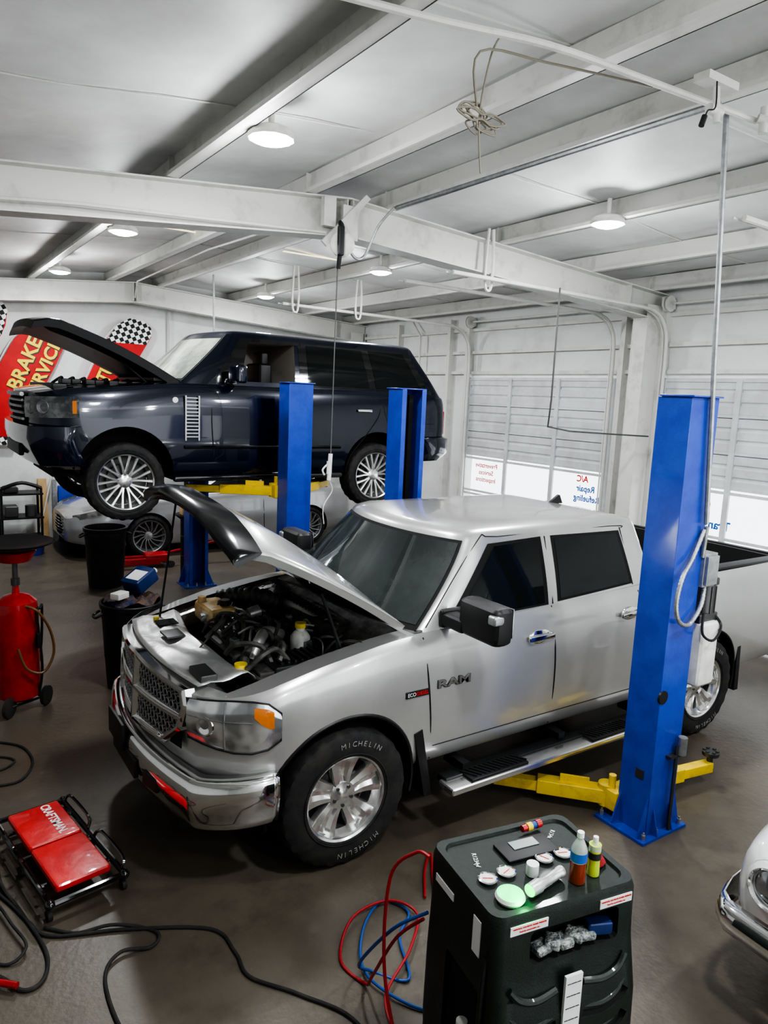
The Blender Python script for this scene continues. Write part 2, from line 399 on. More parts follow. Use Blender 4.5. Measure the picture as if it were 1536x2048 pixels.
pipe([(3.7,9.9,4.35),(3.72,9.9,2.9)],.014,m_zinc,'thin grey conduit dropping to a lift post','conduit')
pipe([(6.05,5.75,4.05),(6.05,5.75,2.85),(6.08,5.8,2.55),(6.5,5.85,2.5),(7.3,5.88,2.47),(7.95,5.85,2.45)],.010,m_dksteel,'dark steel rod hanging from the door track','rod')
pipe([(8.25,11.6,4.3),(8.2,11.2,3.95),(8.2,11.2,0)],.02,m_beam,'white vertical pipe by the door wall')
b=B();b.box((3.6,2.45,4.47),(.26,.09,.04));b.cyl((3.6,2.45,4.46),(3.62,2.44,4.28),.018);b.cyl((3.66,2.45,4.34),(3.56,2.45,4.34),.025)
b.done('pipe_fitting',m_beam,label='white painted valve and junction on the ceiling pipe',cat='pipe fitting')
b=B();b.cyl((4.12,2.52,4.44),(4.26,2.40,4.40),.025);b.cyl((4.15,2.5,4.5),(4.15,2.5,4.36),.025)
b.done('pipe_fitting',m_beam,label='white pipe elbow above the lift post',cat='pipe fitting')
b=B();b.tube([(3.5,2.38,4.43),(3.48,2.36,4.3),(3.42,2.36,4.27),(3.40,2.36,4.22)],.004,6);b.cyl((3.40,2.36,4.24),(3.38,2.36,4.19),.014)
b.done('electrical_plug',m_black,label='black cord plug dangling from the ceiling pipe',cat='plug')
b=B();c=V((2.45,2.95,4.17))
for k in range(5):
    a=k*.8;P=[]
    for j in range(8):
        t=2*pi*j/8;r=.07+.05*math.cos(t*2+a);P.append(c+V((r*1.3*math.cos(t),-.02+.01*k,r*.55*math.sin(t)+.012*math.sin(a*3))))
    b.tube(P,.005,6,closed=True)
b.tube([c+V((0,0,-.03)),c+V((.01,0,.1)),c+V((.04,-.02,.3)),c+V((.12,0,.42))],.005,6);b.tube([c,c+V((.01,0,-.12)),c+V((.03,0,-.25))],.005,6);b.tube([c+V((-.02,0,.05)),c+V((-.1,-.1,.24)),c+V((.3,-.15,.28)),c+V((.9,-.3,.28))],.006,6)
b.done('cord_bundle',mat('beige_cord',(.26,.24,.19),.6),label='beige coiled cord bundle hanging from the ceiling pipe',cat='cord')
r=root('cable_hoist',(3.4,6.0,4.0),'black and white pulley hoist hanging from the beam','hoist')
b=B();b.lathe([(0,-.035),(.09,-.035),(.11,-.02),(.11,.02),(.09,.035),(0,.035)],(3.42,5.93,4.14),(.4,1,0),24);b.done('pulley_housing',m_whiteP,r)
b=B();b.box((3.375,5.88,4.16),(.06,.05,.26),bev=.02);b.tube([(3.375,5.9,4.27),(3.39,5.93,4.33),(3.43,5.95,4.3),(3.42,5.95,4.22)],.016,8);b.cyl((3.38,5.9,4.05),(3.39,5.94,3.93),.022);b.done('hook',m_black,r)
b=B();b.cyl((3.39,5.95,3.95),(3.39,5.97,2.22),.006,n=6);b.done('cable',m_dksteel,r)
b=B();b.cyl((3.39,5.97,2.25),(3.38,5.97,2.0),.02);b.box((3.38,5.97,2.12),(.05,.02,.12),rz=.3);b.tube([(3.36,5.97,2.15),(3.31,5.97,2.1),(3.33,5.97,2.05)],.009,6);b.done('handle',m_whiteP,r)
b=B();b.tube([(3.38,5.97,2.0),(3.42,5.97,1.9),(3.33,5.97,1.75),(3.34,5.97,1.58)],.005,6);b.done('rope',m_whiteP,r)
b=B();b.xz([(3.25,4.16),(3.3,4.12),(3.75,4.6),(3.7,4.63)],6.0,6.03);b.box((3.32,6.02,4.42),(.12,.06,.25));b.box((3.55,6.02,4.36),(.16,.012,.3))
b.done('beam_bracket',m_beam,label='white diagonal steel brace bolted to the beam',cat='bracket')
# ================================================================ BANNERS
def banner(poly,top,bot,words,lab,x0):
    r=root('feather_banner',(x0,13.86,0),lab,'banner')
    Y=13.84
    b=B();b.xz(poly,Y,Y+.006);b.done('banner_cloth',m_banner,r)
    for q in (top,bot):
        b=B();b.xz(q,Y-.004,Y-.001);b.done('checker_trim',m_check,r)
    b=B();b.tube([(p[0]-.02,Y+.02,p[1]) for p in [(poly[0][0]-.35,.02)]+[poly[0]]+poly[-1:-5:-1]],.012,8);b.done('pole',m_whiteP,r)
    for w,px,pz,sz,ln in words:
        text(w,sz,frame((px+.012,Y-.005,pz-.016),(.40,0,.92),(-.92,0,.40)),m_ktxt,r,bold=.012,fit=ln+.01)
        text(w,sz,frame((px,Y-.009,pz),(.40,0,.92),(-.92,0,.40)),m_ytxt,r,bold=.008,fit=ln)
    return r
banner([(1.0,1.75),(1.66,1.72),(1.88,2.19),(2.34,3.1),(2.54,3.55),(2.51,3.75),(2.39,3.86),(2.19,3.87),(1.97,3.78),(1.70,3.5),(1.46,3.05),(1.16,2.3)],
 [(1.92,3.70),(2.52,3.70),(2.50,3.77),(2.39,3.87),(2.19,3.88),(1.97,3.79)],[(1.0,1.74),(1.66,1.71),(1.72,1.85),(1.06,1.88)],
 [('BRAKE',1.86,3.10,.31,.94),('SERVICE',2.15,3.02,.28,1.08)],'red feather banner with yellow lettering and checkered trim',1.2)
banner([(2.35,1.7),(2.9,1.7),(3.2,2.3),(3.75,3.3),(3.98,3.7),(3.99,3.85),(3.85,3.97),(3.6,4.0),(3.4,3.88),(3.15,3.55),(2.85,2.9),(2.5,2.1)],
 [(3.17,3.56),(3.89,3.56),(3.99,3.75),(3.98,3.87),(3.85,3.98),(3.6,4.01),(3.38,3.88)],[(2.35,1.69),(2.9,1.69),(3.05,1.98),(2.44,1.98)],
 [('TUNE',3.25,3.18,.33,.72)],'red feather banner with checkered top behind the dark car',2.4)
banner([(.6,2.6),(1.1,2.6),(1.35,3.2),(1.58,3.7),(1.62,3.95),(1.55,4.08),(1.4,4.1),(1.2,4.0),(1.05,3.7)],[(1.15,3.55),(1.52,3.55),(1.62,3.95),(1.55,4.09),(1.4,4.11),(1.2,4.0)],[(.6,2.59),(1.1,2.59),(1.2,2.8),(.68,2.8)],[],'red feather banner with checkered tip by the wall',.7)
# ================================================================ CAR TOOLS
def wheel(car,cx,yo,cz,R,wd,rr,side,style,rimmat,txt=None):
    ax=V((0,side,0));yc=yo-side*wd/2;o=V((cx,yc,cz));h=wd/2
    u=V((1,0,0));w=V((0,0,1))
    def P(r,a,d):return o+u*(r*math.cos(a))+w*(r*math.sin(a))+ax*d
    b=B()
    b.lathe([(rr,-h*.8),(rr-.012,-h*.75),(rr-.03,-h*.3),(rr-.035,h*.35),(rr-.012,h*.62),(rr-.008,h*.84),(rr+.004,h*.9),(rr+.008,h*.84),(rr+.002,h*.7)],o,ax,48)
    b.mi=1;b.lathe([(0,h*.05),(rr*.62,h*.05),(rr*.62,-.1*h),(0,-.1*h)],o,ax,32)
    b.lathe([(0,-h*.4),(rr-.03,-h*.4)],o,ax,32);b.mi=0
    def bar(a,prof,d0,d1,th,tw=0):
        L=[];n=len(prof)
        for i,(r,hw) in enumerate(prof):
            t=i/(n-1);aa=a+tw*t;d=d0+(d1-d0)*t;s=hw/max(r,.01)
            L.append([P(r,aa-s,d-.004),P(r,aa-s*.6,d+.004),P(r,aa+s*.6,d+.004),P(r,aa+s,d-.004),P(r,aa+s,d-th),P(r,aa-s,d-th)])
        b.loft(L,True,True)
    if style=='five':
        b.lathe([(0,h*.62),(.03,h*.62),(.04,h*.58),(.085,h*.52),(.09,h*.3),(.09,0)],o,ax,30)
        for k in range(5):
            a=pi/2+k*2*pi/5;n=8;L=[]
            for i in range(n):
                t=i/(n-1);r=.05+(rr-.052)*t;d=h*(.5+.22*t-.10*math.sin(pi*t));hw=.048+.062*t**1.3
                g=.014*min(1,t*2);c=[-1,-.93,-.45,-.16,.16,.45,.93,1];dd=[-.016,-.002,.004,-g,-g,.004,-.002,-.016]
                row=[P(r,a+q*hw/r,d+e) for q,e in zip(c,dd)]
                row+=[P(r,a+hw/r,d-.05),P(r,a-hw/r,d-.05)]
                L.append(row)
            b.loft(L,True,True)
            b.mi=1;b.lathe([(0,h*.6),(.011,h*.6),(.011,h*.4)],P(.062,a+pi/5,0),ax,8);b.mi=0
    elif style=='multi':
        b.lathe([(0,h*.6),(.04,h*.6),(.075,h*.5),(.085,h*.2)],o,ax,24)
        for k in range(9):
            a=k*2*pi/9+.2
            for s in (-1,1):
                bar(a+s*.05,[(.06,.014),(.14,.012),(rr-.01,.016)],h*.5,h*.72,.03,tw=s*.15)
    else:
        b.lathe([(0,h*.5),(.05,h*.5),(.07,h*.4),(.07,h*.1)],o,ax,24)
        for k in range(14):
            bar(k*2*pi/14,[(.05,.009),(.13,.009),(rr-.008,.014)],h*.42,h*.7,.02,tw=.5)
    rim=b.done('wheel',[rimmat,m_dksteel],car)
    b=B();N=96
    prof=[(rr-.01,h*.8),(rr+.012,h*.93),(rr+(R-rr)*.45,h),(R-.045,h*.96),(R-.014,h*.88),(R-.002,h*.72),(R,h*.3),(R,0),(R,-h*.3),(R-.002,-h*.72),(R-.014,-h*.88),(R-.05,-h*.97),(rr,-h*.8)]
    vs=[];L=len(prof)
    for k in range(N):
        a=2*pi*k/N
        for i,(r,d) in enumerate(prof):
            if 3<=i<=10:
                q=(k//2+(i%2))%2
                r-=.009*q if 4<=i<=9 else .004*q
            vs.append(P(r,a,d))
    b.raw(vs,[(k*L+i,((k+1)%N)*L+i,((k+1)%N)*L+i+1,k*L+i+1) for k in range(N) for i in range(L-1)])
    b.lathe([(rr+.02,h*.985),(rr+.024,h*1.0),(rr+.028,h*.985)],o,ax,48)
    tire=b.done('tyre',m_rubber,rim,ang=.5)
    if txt:
        for a0 in (pi*.42,-pi*.42):
            me=bpy.data.meshes.new('lettering');bm=bmesh.new()
            for i,ch in enumerate(txt):
                a=a0-(i-(len(txt)-1)/2)*.108
                r=rr+(R-rr)*.52
                rad=u*math.cos(a)+w*math.sin(a);tan=V((math.sin(a),0,-math.cos(a)))
                t=tmesh(ch,.047,.0015,-.0008);t.transform(frame(P(r,a,h+.0012),tan,rad));bm.from_mesh(t)
            bm.transform(Matrix.Translation(-ORG[tire.name]));bm.to_mesh(me);bm.free();me.materials.append(m_ttxt)
            q=bpy.data.objects.new('lettering',me);COL.objects.link(q);q.parent=rim
    return rim
class Car:
    def __init__(s,rt,yc,W,zb,zs,zc,pf,G=None):
        s.r=rt;s.yc=yc;s.W=hermite(W);s.zb=hermite(zb);s.zs=hermite(zs);s.zc=hermite(zc);s.pf=hermite(pf);s.G=G
    def side(s,x,z,off=0,sg=-1):
        t=(z-s.zb(x))/(s.zs(x)-s.zb(x));return s.yc+sg*(s.W(x)*s.pf(t)+off)
    def lower(s,x0,x1,n,mats,name='body',bend=None):
        R=[];T=(0,.05,.12,.25,.4,.55,.7,.82,.9,.96,1)
        for i in range(n+1):
            t=i/n;t=t-.12*math.sin(2*pi*t)
            x=x0+(x1-x0)*t;H=[]
            W=s.W(x);zb=s.zb(x);zs=s.zs(x);zc=s.zc(x)
            H.append((W*.6,zb));H.append((W*.85,zb))
            for q in T:H.append((W*s.pf(q),zb+(zs-zb)*q))
            e=W*s.pf(1)
            for q in (.93,.8,.6,.35,.12):H.append((e*q,zs+(zc-zs)*(1-q**2.2)))
            def bx(y):
                if not bend:return x
                L,k,hw=bend;f=max(0,1-(x-x0)/L);return x+k*min(1.7,(y/hw)**2)*f
            R.append([V((bx(y),s.yc-y,z)) for y,z in H]+[V((bx(y),s.yc+y,z)) for y,z in H[::-1]])
        b=B()
        b.loft(R,True,False)
        for Q,fl in ((R[0],0),(R[-1],1)):
            m=len(Q)//2
            cols=6;rows=[]
            for k in range(m):
                A=Q[k];Z=Q[-1-k];row=[]
                for c in range(cols+1):
                    t=c/cols;y=A.y+(Z.y-A.y)*t;xx=A.x
                    if bend and not fl:
                        L,kk,hw=bend;xx=x0+kk*min(1.7,((y-s.yc)/hw)**2)
                    row.append(V((xx,y,A.z)))
                row[0]=A;row[-1]=Z;rows.append(row)
            b.loft(rows,False,False)
        return b.done(name,mats,s.r)
    def gside(s,x,z,off=0,sg=-1):
        g=s.G;xm=(g['xf'](z)+g['xr'](z))/2;hl=(g['xr'](z)-g['xf'](z))/2
        return s.yc+sg*(g['w'](z)*(1-g.get('c',.03)*abs((x-xm)/hl)**2.5)+off)
    def gfront(s,y,z,off=0,k='xf'):
        g=s.G;q=(y-s.yc)/g['w'](z);bl=g['bf'] if k=='xf' else -g['br']
        return g[k](z)-bl*(1-abs(q)**2.2)-(off if k=='xf' else -off)
    def house(s,mats,name='cab'):
        g=s.G;R=[]
        z0,z1,zt=g['z0'],g['z1'],g['zt']
        def ring(z,k=1,zz=None):
            zz=z if zz is None else zz;w=g['w'](z);P=[];cr=.05
            c=V(((g['xf'](z)+g['xr'](z))/2,s.yc,0))
            for i in range(13):
                y=s.yc-w*.94+2*w*.94*i/12*1.0
                P.append(V((s.gfront(y,z),y,zz)))
            xa=g['xf'](z)+cr;xb=g['xr'](z)-cr
            for i in range(15):
                x=xa+(xb-xa)*i/14;P.append(V((x,s.gside(x,z,0,1),zz)))
            for i in range(9):
                y=s.yc+w*.94-2*w*.94*i/8;P.append(V((s.gfront(y,z,0,'xr'),y,zz)))
            for i in range(15):
                x=xb+(xa-xb)*i/14;P.append(V((x,s.gside(x,z,0,-1),zz)))
            return [V((c.x+(p.x-c.x)*k,c.y+(p.y-c.y)*k,p.z)) for p in P]
        for i in range(9):R.append(ring(z0+(z1-z0)*i/8))
        for k,f in ((.988,.22),(.965,.45),(.90,.66),(.72,.86),(.45,.96),(.15,1)):R.append(ring(z1,k,z1+(zt-z1)*f))
        b=B();b.loft(R);return b.done(name,mats,s.r,ang=.9)
    def pane(s,cs,off,mt,name='window_pane',sg=-1,low=False,n=8,m=6):
        BL,TL,TR,BR=cs;R=[];f=s.side if low else s.gside
        for i in range(n+1):
            t=i/n;row=[]
            for j in range(m+1):
                v=j/m
                x=(BL[0]*(1-t)+BR[0]*t)*(1-v)+(TL[0]*(1-t)+TR[0]*t)*v;z=(BL[1]*(1-t)+BR[1]*t)*(1-v)+(TL[1]*(1-t)+TR[1]*t)*v
                row.append(V((x,f(x,z,off,sg),z)))
            R.append(row)
        b=B();b.loft(R,False,False);return b.done(name,mt,s.r,ang=2)
    def screen(s,z0,z1,k,off,mt,m0=.9,m1=.9,name='windscreen'):
        R=[]
        for i in range(17):
            row=[]
            for j in range(9):
                z=z0+(z1-z0)*j/8;mm=m0+(m1-m0)*j/8;y=s.yc+s.G['w'](z)*mm*(2*i/16-1);row.append(V((s.gfront(y,z,off,k),y,z)))
            R.append(row)
        b=B();b.loft(R,False,False);return b.done(name,mt,s.r,ang=2)
    def seam(s,pts,low=True,w=.011,mt=None,sg=-1):
        f=s.side if low else s.gside
        b=B();b.tube([(x,f(x,z,.0003,sg),z) for x,z in pts],w/2,6,sub=4);return b.done('panel_gap',mt or m_matte,s.r)
def archcut(b_car,cx,cz,R,yc,hw,depth=.34,flat=None):
    c=[]
    for sg in (-1,1):
        b=B();b.cyl((cx,yc+sg*(hw-depth),cz),(cx,yc+sg*(hw+.2),cz),R,n=48);c.append(cutter(b,m_matte))
    return c
# ================================================================ PICKUP
rt=root('pickup_truck',(3.9,4.38,0),'silver crew cab pickup truck with its hood raised','pickup truck')
yc=4.38
NX=1.19
T=Car(rt,yc,[(NX,.70),(1.24,.80),(1.33,.89),(1.47,.95),(1.7,.985),(2.1,1.0),(2.6,.985),(3.2,.985),(5.03,.985)],
 [(NX,.66),(1.6,.62),(2.6,.48),(5.03,.48)],
 [(NX,1.125),(1.33,1.14),(1.6,1.18),(2.0,1.27),(2.5,1.34),(3.0,1.365),(5.03,1.44)],
 [(NX,1.175),(1.4,1.19),(2.0,1.27),(2.5,1.36),(3.0,1.4),(5.03,1.46)],
 [(0,.93),(.06,.965),(.25,.985),(.55,1.0),(.85,.985),(.95,.96),(1,.93)],
 dict(xf=hermite([(1.3,2.60),(1.88,3.14),(2,3.2)]),xr=hermite([(1.3,5.04),(1.88,4.9),(2,4.88)]),w=hermite([(1.3,.935),(1.45,.905),(1.88,.755),(2,.7)]),bf=.17,br=.04,z0=1.30,z1=1.87,zt=1.975,c=.02))
body=T.lower(NX,5.03,60,[m_silver,m_matte],bend=(.5,.10,.68))
cuts=archcut(T,2.11,.44,.5,yc,1.0)
b=B();b.xy([(1.38,yc-.66),(1.44,yc-.78),(2.56,yc-.80),(2.56,yc+.80),(1.44,yc+.78),(1.38,yc+.66),(1.28,yc+.3),(1.28,yc-.3)],.8,1.7);cuts.append(cutter(b,m_eng))
boolcut(body,cuts)
T.house([m_silver])
T.pane([(2.86,1.385),(3.30,1.845),(3.80,1.862),(3.775,1.40)],.003,m_matte,'window_trim')
T.pane([(2.93,1.40),(3.35,1.825),(3.765,1.84),(3.735,1.415)],.006,m_glass)
T.pane([(3.87,1.41),(3.90,1.862),(4.66,1.85),(4.72,1.45)],.003,m_matte,'window_trim')
T.pane([(3.90,1.43),(3.93,1.842),(4.62,1.83),(4.68,1.465)],.006,m_glass)
T.pane([(2.93,1.40),(3.35,1.825),(3.765,1.84),(3.735,1.415)],.004,m_glass,sg=1)
T.pane([(3.90,1.43),(3.93,1.842),(4.62,1.83),(4.68,1.465)],.004,m_glass,sg=1)
T.screen(1.36,1.872,'xf',.004,m_matte,.955,.95,'windscreen_trim')
T.screen(1.39,1.855,'xf',.008,m_ws,.93,.925)
T.screen(1.5,1.82,'xr',.004,m_glass,.8,.8,'rear_window')
T.seam([(2.66,1.33),(2.68,1.1),(2.72,.8),(2.76,.5)]);T.seam([(3.80,1.39),(3.81,1.1),(3.83,.8),(3.85,.5)]);T.seam([(3.82,1.4),(3.84,1.86)],False)
T.seam([(4.74,1.40),(4.76,1.1),(4.85,.9),(4.92,.55)]);T.seam([(4.72,1.44),(4.68,1.87)],False);T.seam([(2.70,1.38),(3.22,1.87),(3.4,1.885),(4.6,1.885),(4.70,1.865)],False,.007)
T.seam([(2.76,.60),(3.8,.60),(4.9,.60)],w=.006)
for x in (2.11,5.7):
    wheel(rt,x,3.375,.43,.43,.27,.262,-1,'five',m_rim,'MICHELIN');wheel(rt,x,yc*2-3.375,.43,.43,.27,.262,1,'five',m_rim)
b=B();b.box((3.95,yc,.5),(5.2,.9,.14));b.cyl((2.11,3.6,.43),(2.11,5.16,.43),.05);b.cyl((5.7,3.6,.43),(5.7,5.16,.43),.06);b.ball((5.7,4.38,.43),.15);b.done('chassis',m_matte,rt)
bd=Car(rt,yc,[(5.05,.985),(5.7,1.0),(6.9,.985),(6.96,.96)],[(5.05,.48),(6.96,.52)],[(5.05,1.44),(6.96,1.46)],[(5.05,1.45),(6.96,1.47)],[(0,.93),(.06,.965),(.25,.985),(.55,1.0),(.85,.985),(.97,.975),(1,.96)])
bed=bd.lower(5.05,6.96,24,[m_silver,m_matte],'cargo_bed')
cuts=archcut(bd,5.7,.46,.5,yc,1.0)
b=B();b.box((6.0,yc,1.35),(1.75,1.72,1.2));cuts.append(cutter(b,m_matte));boolcut(bed,cuts)
b=B()
for s in (-1,1):b.box((6.0,yc+s*.9,1.468),(1.86,.12,.02),bev=.006)
b.box((5.1,yc,1.465),(.1,1.8,.02));b.box((6.93,yc,1.475),(.06,1.8,.02))
for k in range(9):b.box((6.0,yc-.7+k*.175,.765),(1.7,.05,.02))
for s in (-1,1):
    for k in range(12):b.box((5.2+k*.145,yc+s*.85,1.1),(.03,.02,.6))
b.done('bed_liner',m_black,rt)
b=B();b.xz([(2.60,.72),(2.66,.74),(2.76,.27),(2.70,.27)],3.40,3.68);b.xz([(6.2,.72),(6.25,.72),(6.28,.3),(6.22,.3)],3.40,3.68);b.done('mud_flap',m_black,rt)
for cx in (2.11,5.7):
    b=B();P=[]
    for k in range(19):
        a=pi*(k-1.2)/15.6;x=cx+.5*math.cos(a);z=.45+.5*math.sin(a)
        f=(T if cx<3 else bd);P.append((x,f.side(x,max(z,.56),-.004),z))
    b.tube(P,.012,6,sub=2);b.done('wheel_arch_trim',m_black,rt)
# hood (raised)
hx0,hz0,hx1,hz1=2.56,1.40,1.52,1.975
N=16
hl_=math.hypot(hx0-hx1,hz1-hz0);HN=V(((hz1-hz0)/hl_,0,(hx0-hx1)/hl_))
def hoodpt(u,v,off=0):
    x=hx0+(hx1-hx0)*u;z=hz0+(hz1-hz0)*u
    w=.87-.05*max(0,u-.7)/.3
    cr=.165*(1-abs(v)**2.6)*(.55+.45*min(1,u*1.5))+ .03*(1-(2*u-1)**2)-.05*max(0,(u-.86)/.14)**2
    rib=.016*math.exp(-((abs(v)-.55)/.09)**2)*(1-u**4)
    hs=.10*(1-v*v)
    return V((x-hs*(1-u)*.9-.10*(1-v*v)*u,yc+v*w,z+.055*(v+1)*u))+HN*(cr+rib+off)
top=[[hoodpt(i/N,-1+2*j/24) for j in range(25)] for i in range(N+1)]
und=[[hoodpt(i/N,(-1+2*j/24)*.985,-.045-(.03 if 1<i<N-1 and 1<j<23 else 0)) for j in range(25)] for i in range(N+1)]
b=B();b.loft(top,False,False);hood=b.done('hood',m_silver,rt,ang=1.2,solid=.006)
b=B();b.loft(und,False,False)
b.done('hood_underside',m_black,hood,ang=.4)
edge=[top[i][0] for i in range(N+1)]+[top[N][j] for j in range(1,25)]+[top[i][24] for i in range(N-1,-1,-1)]
edl=[und[i][0] for i in range(N+1)]+[und[N][j] for j in range(1,25)]+[und[i][24] for i in range(N-1,-1,-1)]
b=B();b.loft([edge,edl],False,False);b.done('hood_edge',m_silver,hood,ang=2)
L=[]
for j in range(41):
    v=-1.02+2.04*j/40;p=hoodpt(1,v);q=hoodpt(.93,v)
    d=(p-q);d.y=0;d.normalize();up=HN
    k=1-.45*max(0,(abs(v)-.85)/.17)
    L.append([q+up*.012,q+up*.024,p+d*.01+up*.034*k,p+d*.05*k+up*.03*k,p+d*.085*k+up*.005,p+d*.09*k-up*.015,p+d*.05*k-up*.045,p-up*.06])
b=B();b.loft(L);b.done('bug_deflector',m_defl,hood,ang=1,label='glossy black bug deflector')
b=B();b.cyl((1.48,5.0,1.15),(1.62,5.05,2.0),.008,n=8);b.cyl((2.2,3.62,1.2),(2.0,3.58,1.66),.01,n=8);b.done('hood_prop',m_black,rt)
b=B();L=[]
for i in range(21):
    v=-1+2*i/20;y=yc+v*.9;x=T.gfront(y,1.36)+.0
    L.append([V((x-.22,y,1.27)),V((x-.12,y,1.325)),V((x+.03,y,1.365)),V((x+.03,y,1.2)),V((x-.22,y,1.2))])
b.loft(L)
for k in range(16):b.box((2.33,yc-.35+k*.045,1.335),(.1,.012,.012))
for k in range(10):b.box((2.42,yc+.42+k*.035,1.335),(.08,.012,.012))
b.done('cowl',m_eng,rt)
for s in (0,1):
    b=B();y0=3.95+s*.75;b.tube([(2.52,y0,1.385),(2.60,y0+.3,1.46),(2.56,y0+.62,1.44)],.009,6);b.tube([(2.5,y0+.1,1.42),(2.51,y0+.6,1.44)],.006,6);b.done('wiper',m_black,rt)
# grille
def nose(y):return NX+.10*min(1.7,(y/.68)**2)
def gx(y,z):return nose(y-yc)-.03+(z-.95)*.06
GO=[(-.64,1.155),(0,1.185),(.64,1.155),(.67,1.06),(.63,.92),(.47,.785),(0,.745),(-.47,.785),(-.63,.92),(-.67,1.06)]
def shrink(P,k,kz):
    return [(y*k,.965+(z-.965)*kz) for y,z in P]
def dens(P,n=6):
    Q=[]
    for i in range(len(P)):
        a=P[i];c=P[(i+1)%len(P)]
        for j in range(n):Q.append((a[0]+(c[0]-a[0])*j/n,a[1]+(c[1]-a[1])*j/n))
    return Q
O=dens(GO);I=dens(shrink(GO,.91,.80));I2=dens(shrink(GO,.90,.78))
b=B();m3=lambda P,d:[V((gx(yc+y,z)+d,yc+y,z)) for y,z in P]
b.loft([m3(O,.04),m3(O,-.014),m3(dens(shrink(GO,.97,.94)),-.028),m3(dens(shrink(GO,.94,.87)),-.026),m3(I,-.008),m3(I2,.03)],True,False)
def barp(P,hw,d=-.03):
    L=[]
    for i,(y,z) in enumerate(P):
        a=P[max(0,i-1)];c=P[min(len(P)-1,i+1)];t=V((c[0]-a[0],c[1]-a[1])).normalized();nn=V((-t.y,t.x))
        q=lambda s,dd:V((gx(yc+y,z)+dd,yc+y+nn.x*s,z+nn.y*s))
        L.append([q(-hw,.02),q(-hw*.9,d*.3),q(-hw*.35,d),q(hw*.35,d),q(hw*.9,d*.3),q(hw,.02)])
    b.loft(L)
barp([(0,.765),(0,.9),(0,1.0),(0,1.17)],.032);barp([(-.64,.985),(-.45,.98),(-.3,.975),(-.15,.968),(0,.965),(.15,.968),(.3,.975),(.45,.98),(.64,.985)],.026)
b.done('grille_surround',m_chrome,rt)
b=B()
b.loft([[V((gx(yc+y,z)+.014,yc+y,z)) for z in (.79,1.14)] for y in [-.60+.06*k for k in range(21)]],False,False)
b.done('grille_backing',m_matte,rt,ang=2)
b=B()
for r in range(8):
    for c in range(-13,14):
        y=c*.047+(r%2)*.0235;z=.795+r*.046
        lim=.60 if z>.93 else .60-(.93-z)*1.3
        if abs(y)>lim:continue
        q=lambda dy,dz:V((gx(yc+y+dy,z+dz)-.0,yc+y+dy,z+dz))
        b.tube([q(.021*math.cos(pi*k/3),.021*math.sin(pi*k/3)) for k in range(6)],.0045,5,closed=True,smooth=False)
b.done('grille_mesh',m_zinc,rt,kind='stuff')
# headlights
for sg in (-1,1):
    Pl=[(1.265,.665),(1.315,.75),(1.37,.82),(1.44,.89),(1.52,.945),(1.60,.970),(1.67,.982)]
    tz=[1.12,1.13,1.14,1.15,1.15,1.13,1.07];bz=[.89,.875,.86,.85,.85,.865,.91]
    def hp3(i,v,o):
        i0=min(5,int(i));f=i-i0
        x,y=Pl[i0][0]+(Pl[i0+1][0]-Pl[i0][0])*f,Pl[i0][1]+(Pl[i0+1][1]-Pl[i0][1])*f
        zb_=bz[i0]+(bz[i0+1]-bz[i0])*f;zt_=tz[i0]+(tz[i0+1]-tz[i0])*f
        def nr(j):
            a=Pl[max(0,j-1)];c=Pl[min(6,j+1)];t=V((c[0]-a[0],c[1]-a[1])).normalized();return V((-t.y,t.x))
        nn=nr(i0).lerp(nr(i0+1),f)
        o=o+.022*math.sin(pi*min(1,max(0,v)))**.7;return V((x+nn.x*o,yc+sg*(y+nn.y*o),zb_+(zt_-zb_)*v))
    b=B();b.loft([[hp3(i*.5,k/8,.008) for k in range(9)] for i in range(13)],False,False);hl=b.done('headlight',m_lens,rt,ang=2)
    b=B();p=hp3(1.3,.45,.002);d=V((-1,sg*.7,0.1)).normalized();rr=.052
    b.lathe([(0,-.0),(rr*.4,.004),(rr*.8,.010),(rr,.010),(rr*1.12,.002),(rr*1.12,-.03)],p,d,24);b.done('reflector',m_chrome,hl)
    b=B();b.tube([hp3(2.5,v,.011) for v in (.03,.3,.6,.97)],.004,6);b.tube([hp3(i,.62,.011) for i in (.1,1,2,3,4)],.003,6);b.done('lens_divider',m_zinc,hl)
    b=B();b.loft([[hp3(i,lo_+(.90-lo_)*k/6,.0105) for k in range(7)] for i,lo_ in ((4.1,.72),(4.5,.6),(5,.5),(5.4,.5))],False,False);b.done('indicator_lens',m_amber,hl,ang=2)
    e=[hp3(i,1,.012) for i in range(7)]+[hp3(i,0,.012) for i in range(6,-1,-1)]
    b=B();b.tube(e,.005,6,closed=True,smooth=False);b.done('headlight_bezel',m_black,hl)
# chrome bumper
def bump_x(v):
    a=abs(v);return (1.11+.12*(a/.7)**2.0) if a<=.7 else 1.23+ .42*((a-.7)/.3)**1.3
def bump_y(v):
    a=abs(v);s=1 if v>=0 else -1
    return s*(a/.7*.80 if a<=.7 else .80+.205*math.sin((a-.7)/.3*pi/2))
L=[]
prof=[(.08,.70),(.0,.705),(-.02,.69),(-.032,.64),(-.034,.58),(-.022,.52),(-.012,.47),(.0,.43),(.03,.405),(.08,.40)]
for i in range(97):
    v=-1+i/48;x=bump_x(v);y=bump_y(v);e=.06
    t=V((bump_x(min(1,v+e))-bump_x(max(-1,v-e)),bump_y(min(1,v+e))-bump_y(max(-1,v-e)),0)).normalized();d=V((-t.y,t.x,0))
    L.append([V((x,yc+y,z+.02*max(0,abs(v)-.75)/.25))-d*o for o,z in prof])
b=B();b.loft(L,False,False);b.done('bumper',m_chrome,rt,ang=.9,solid=.006)
b=B();b.box((1.082,yc,.54),(.03,.5,.12),bev=.01)
b.done('air_intake',m_black,rt)
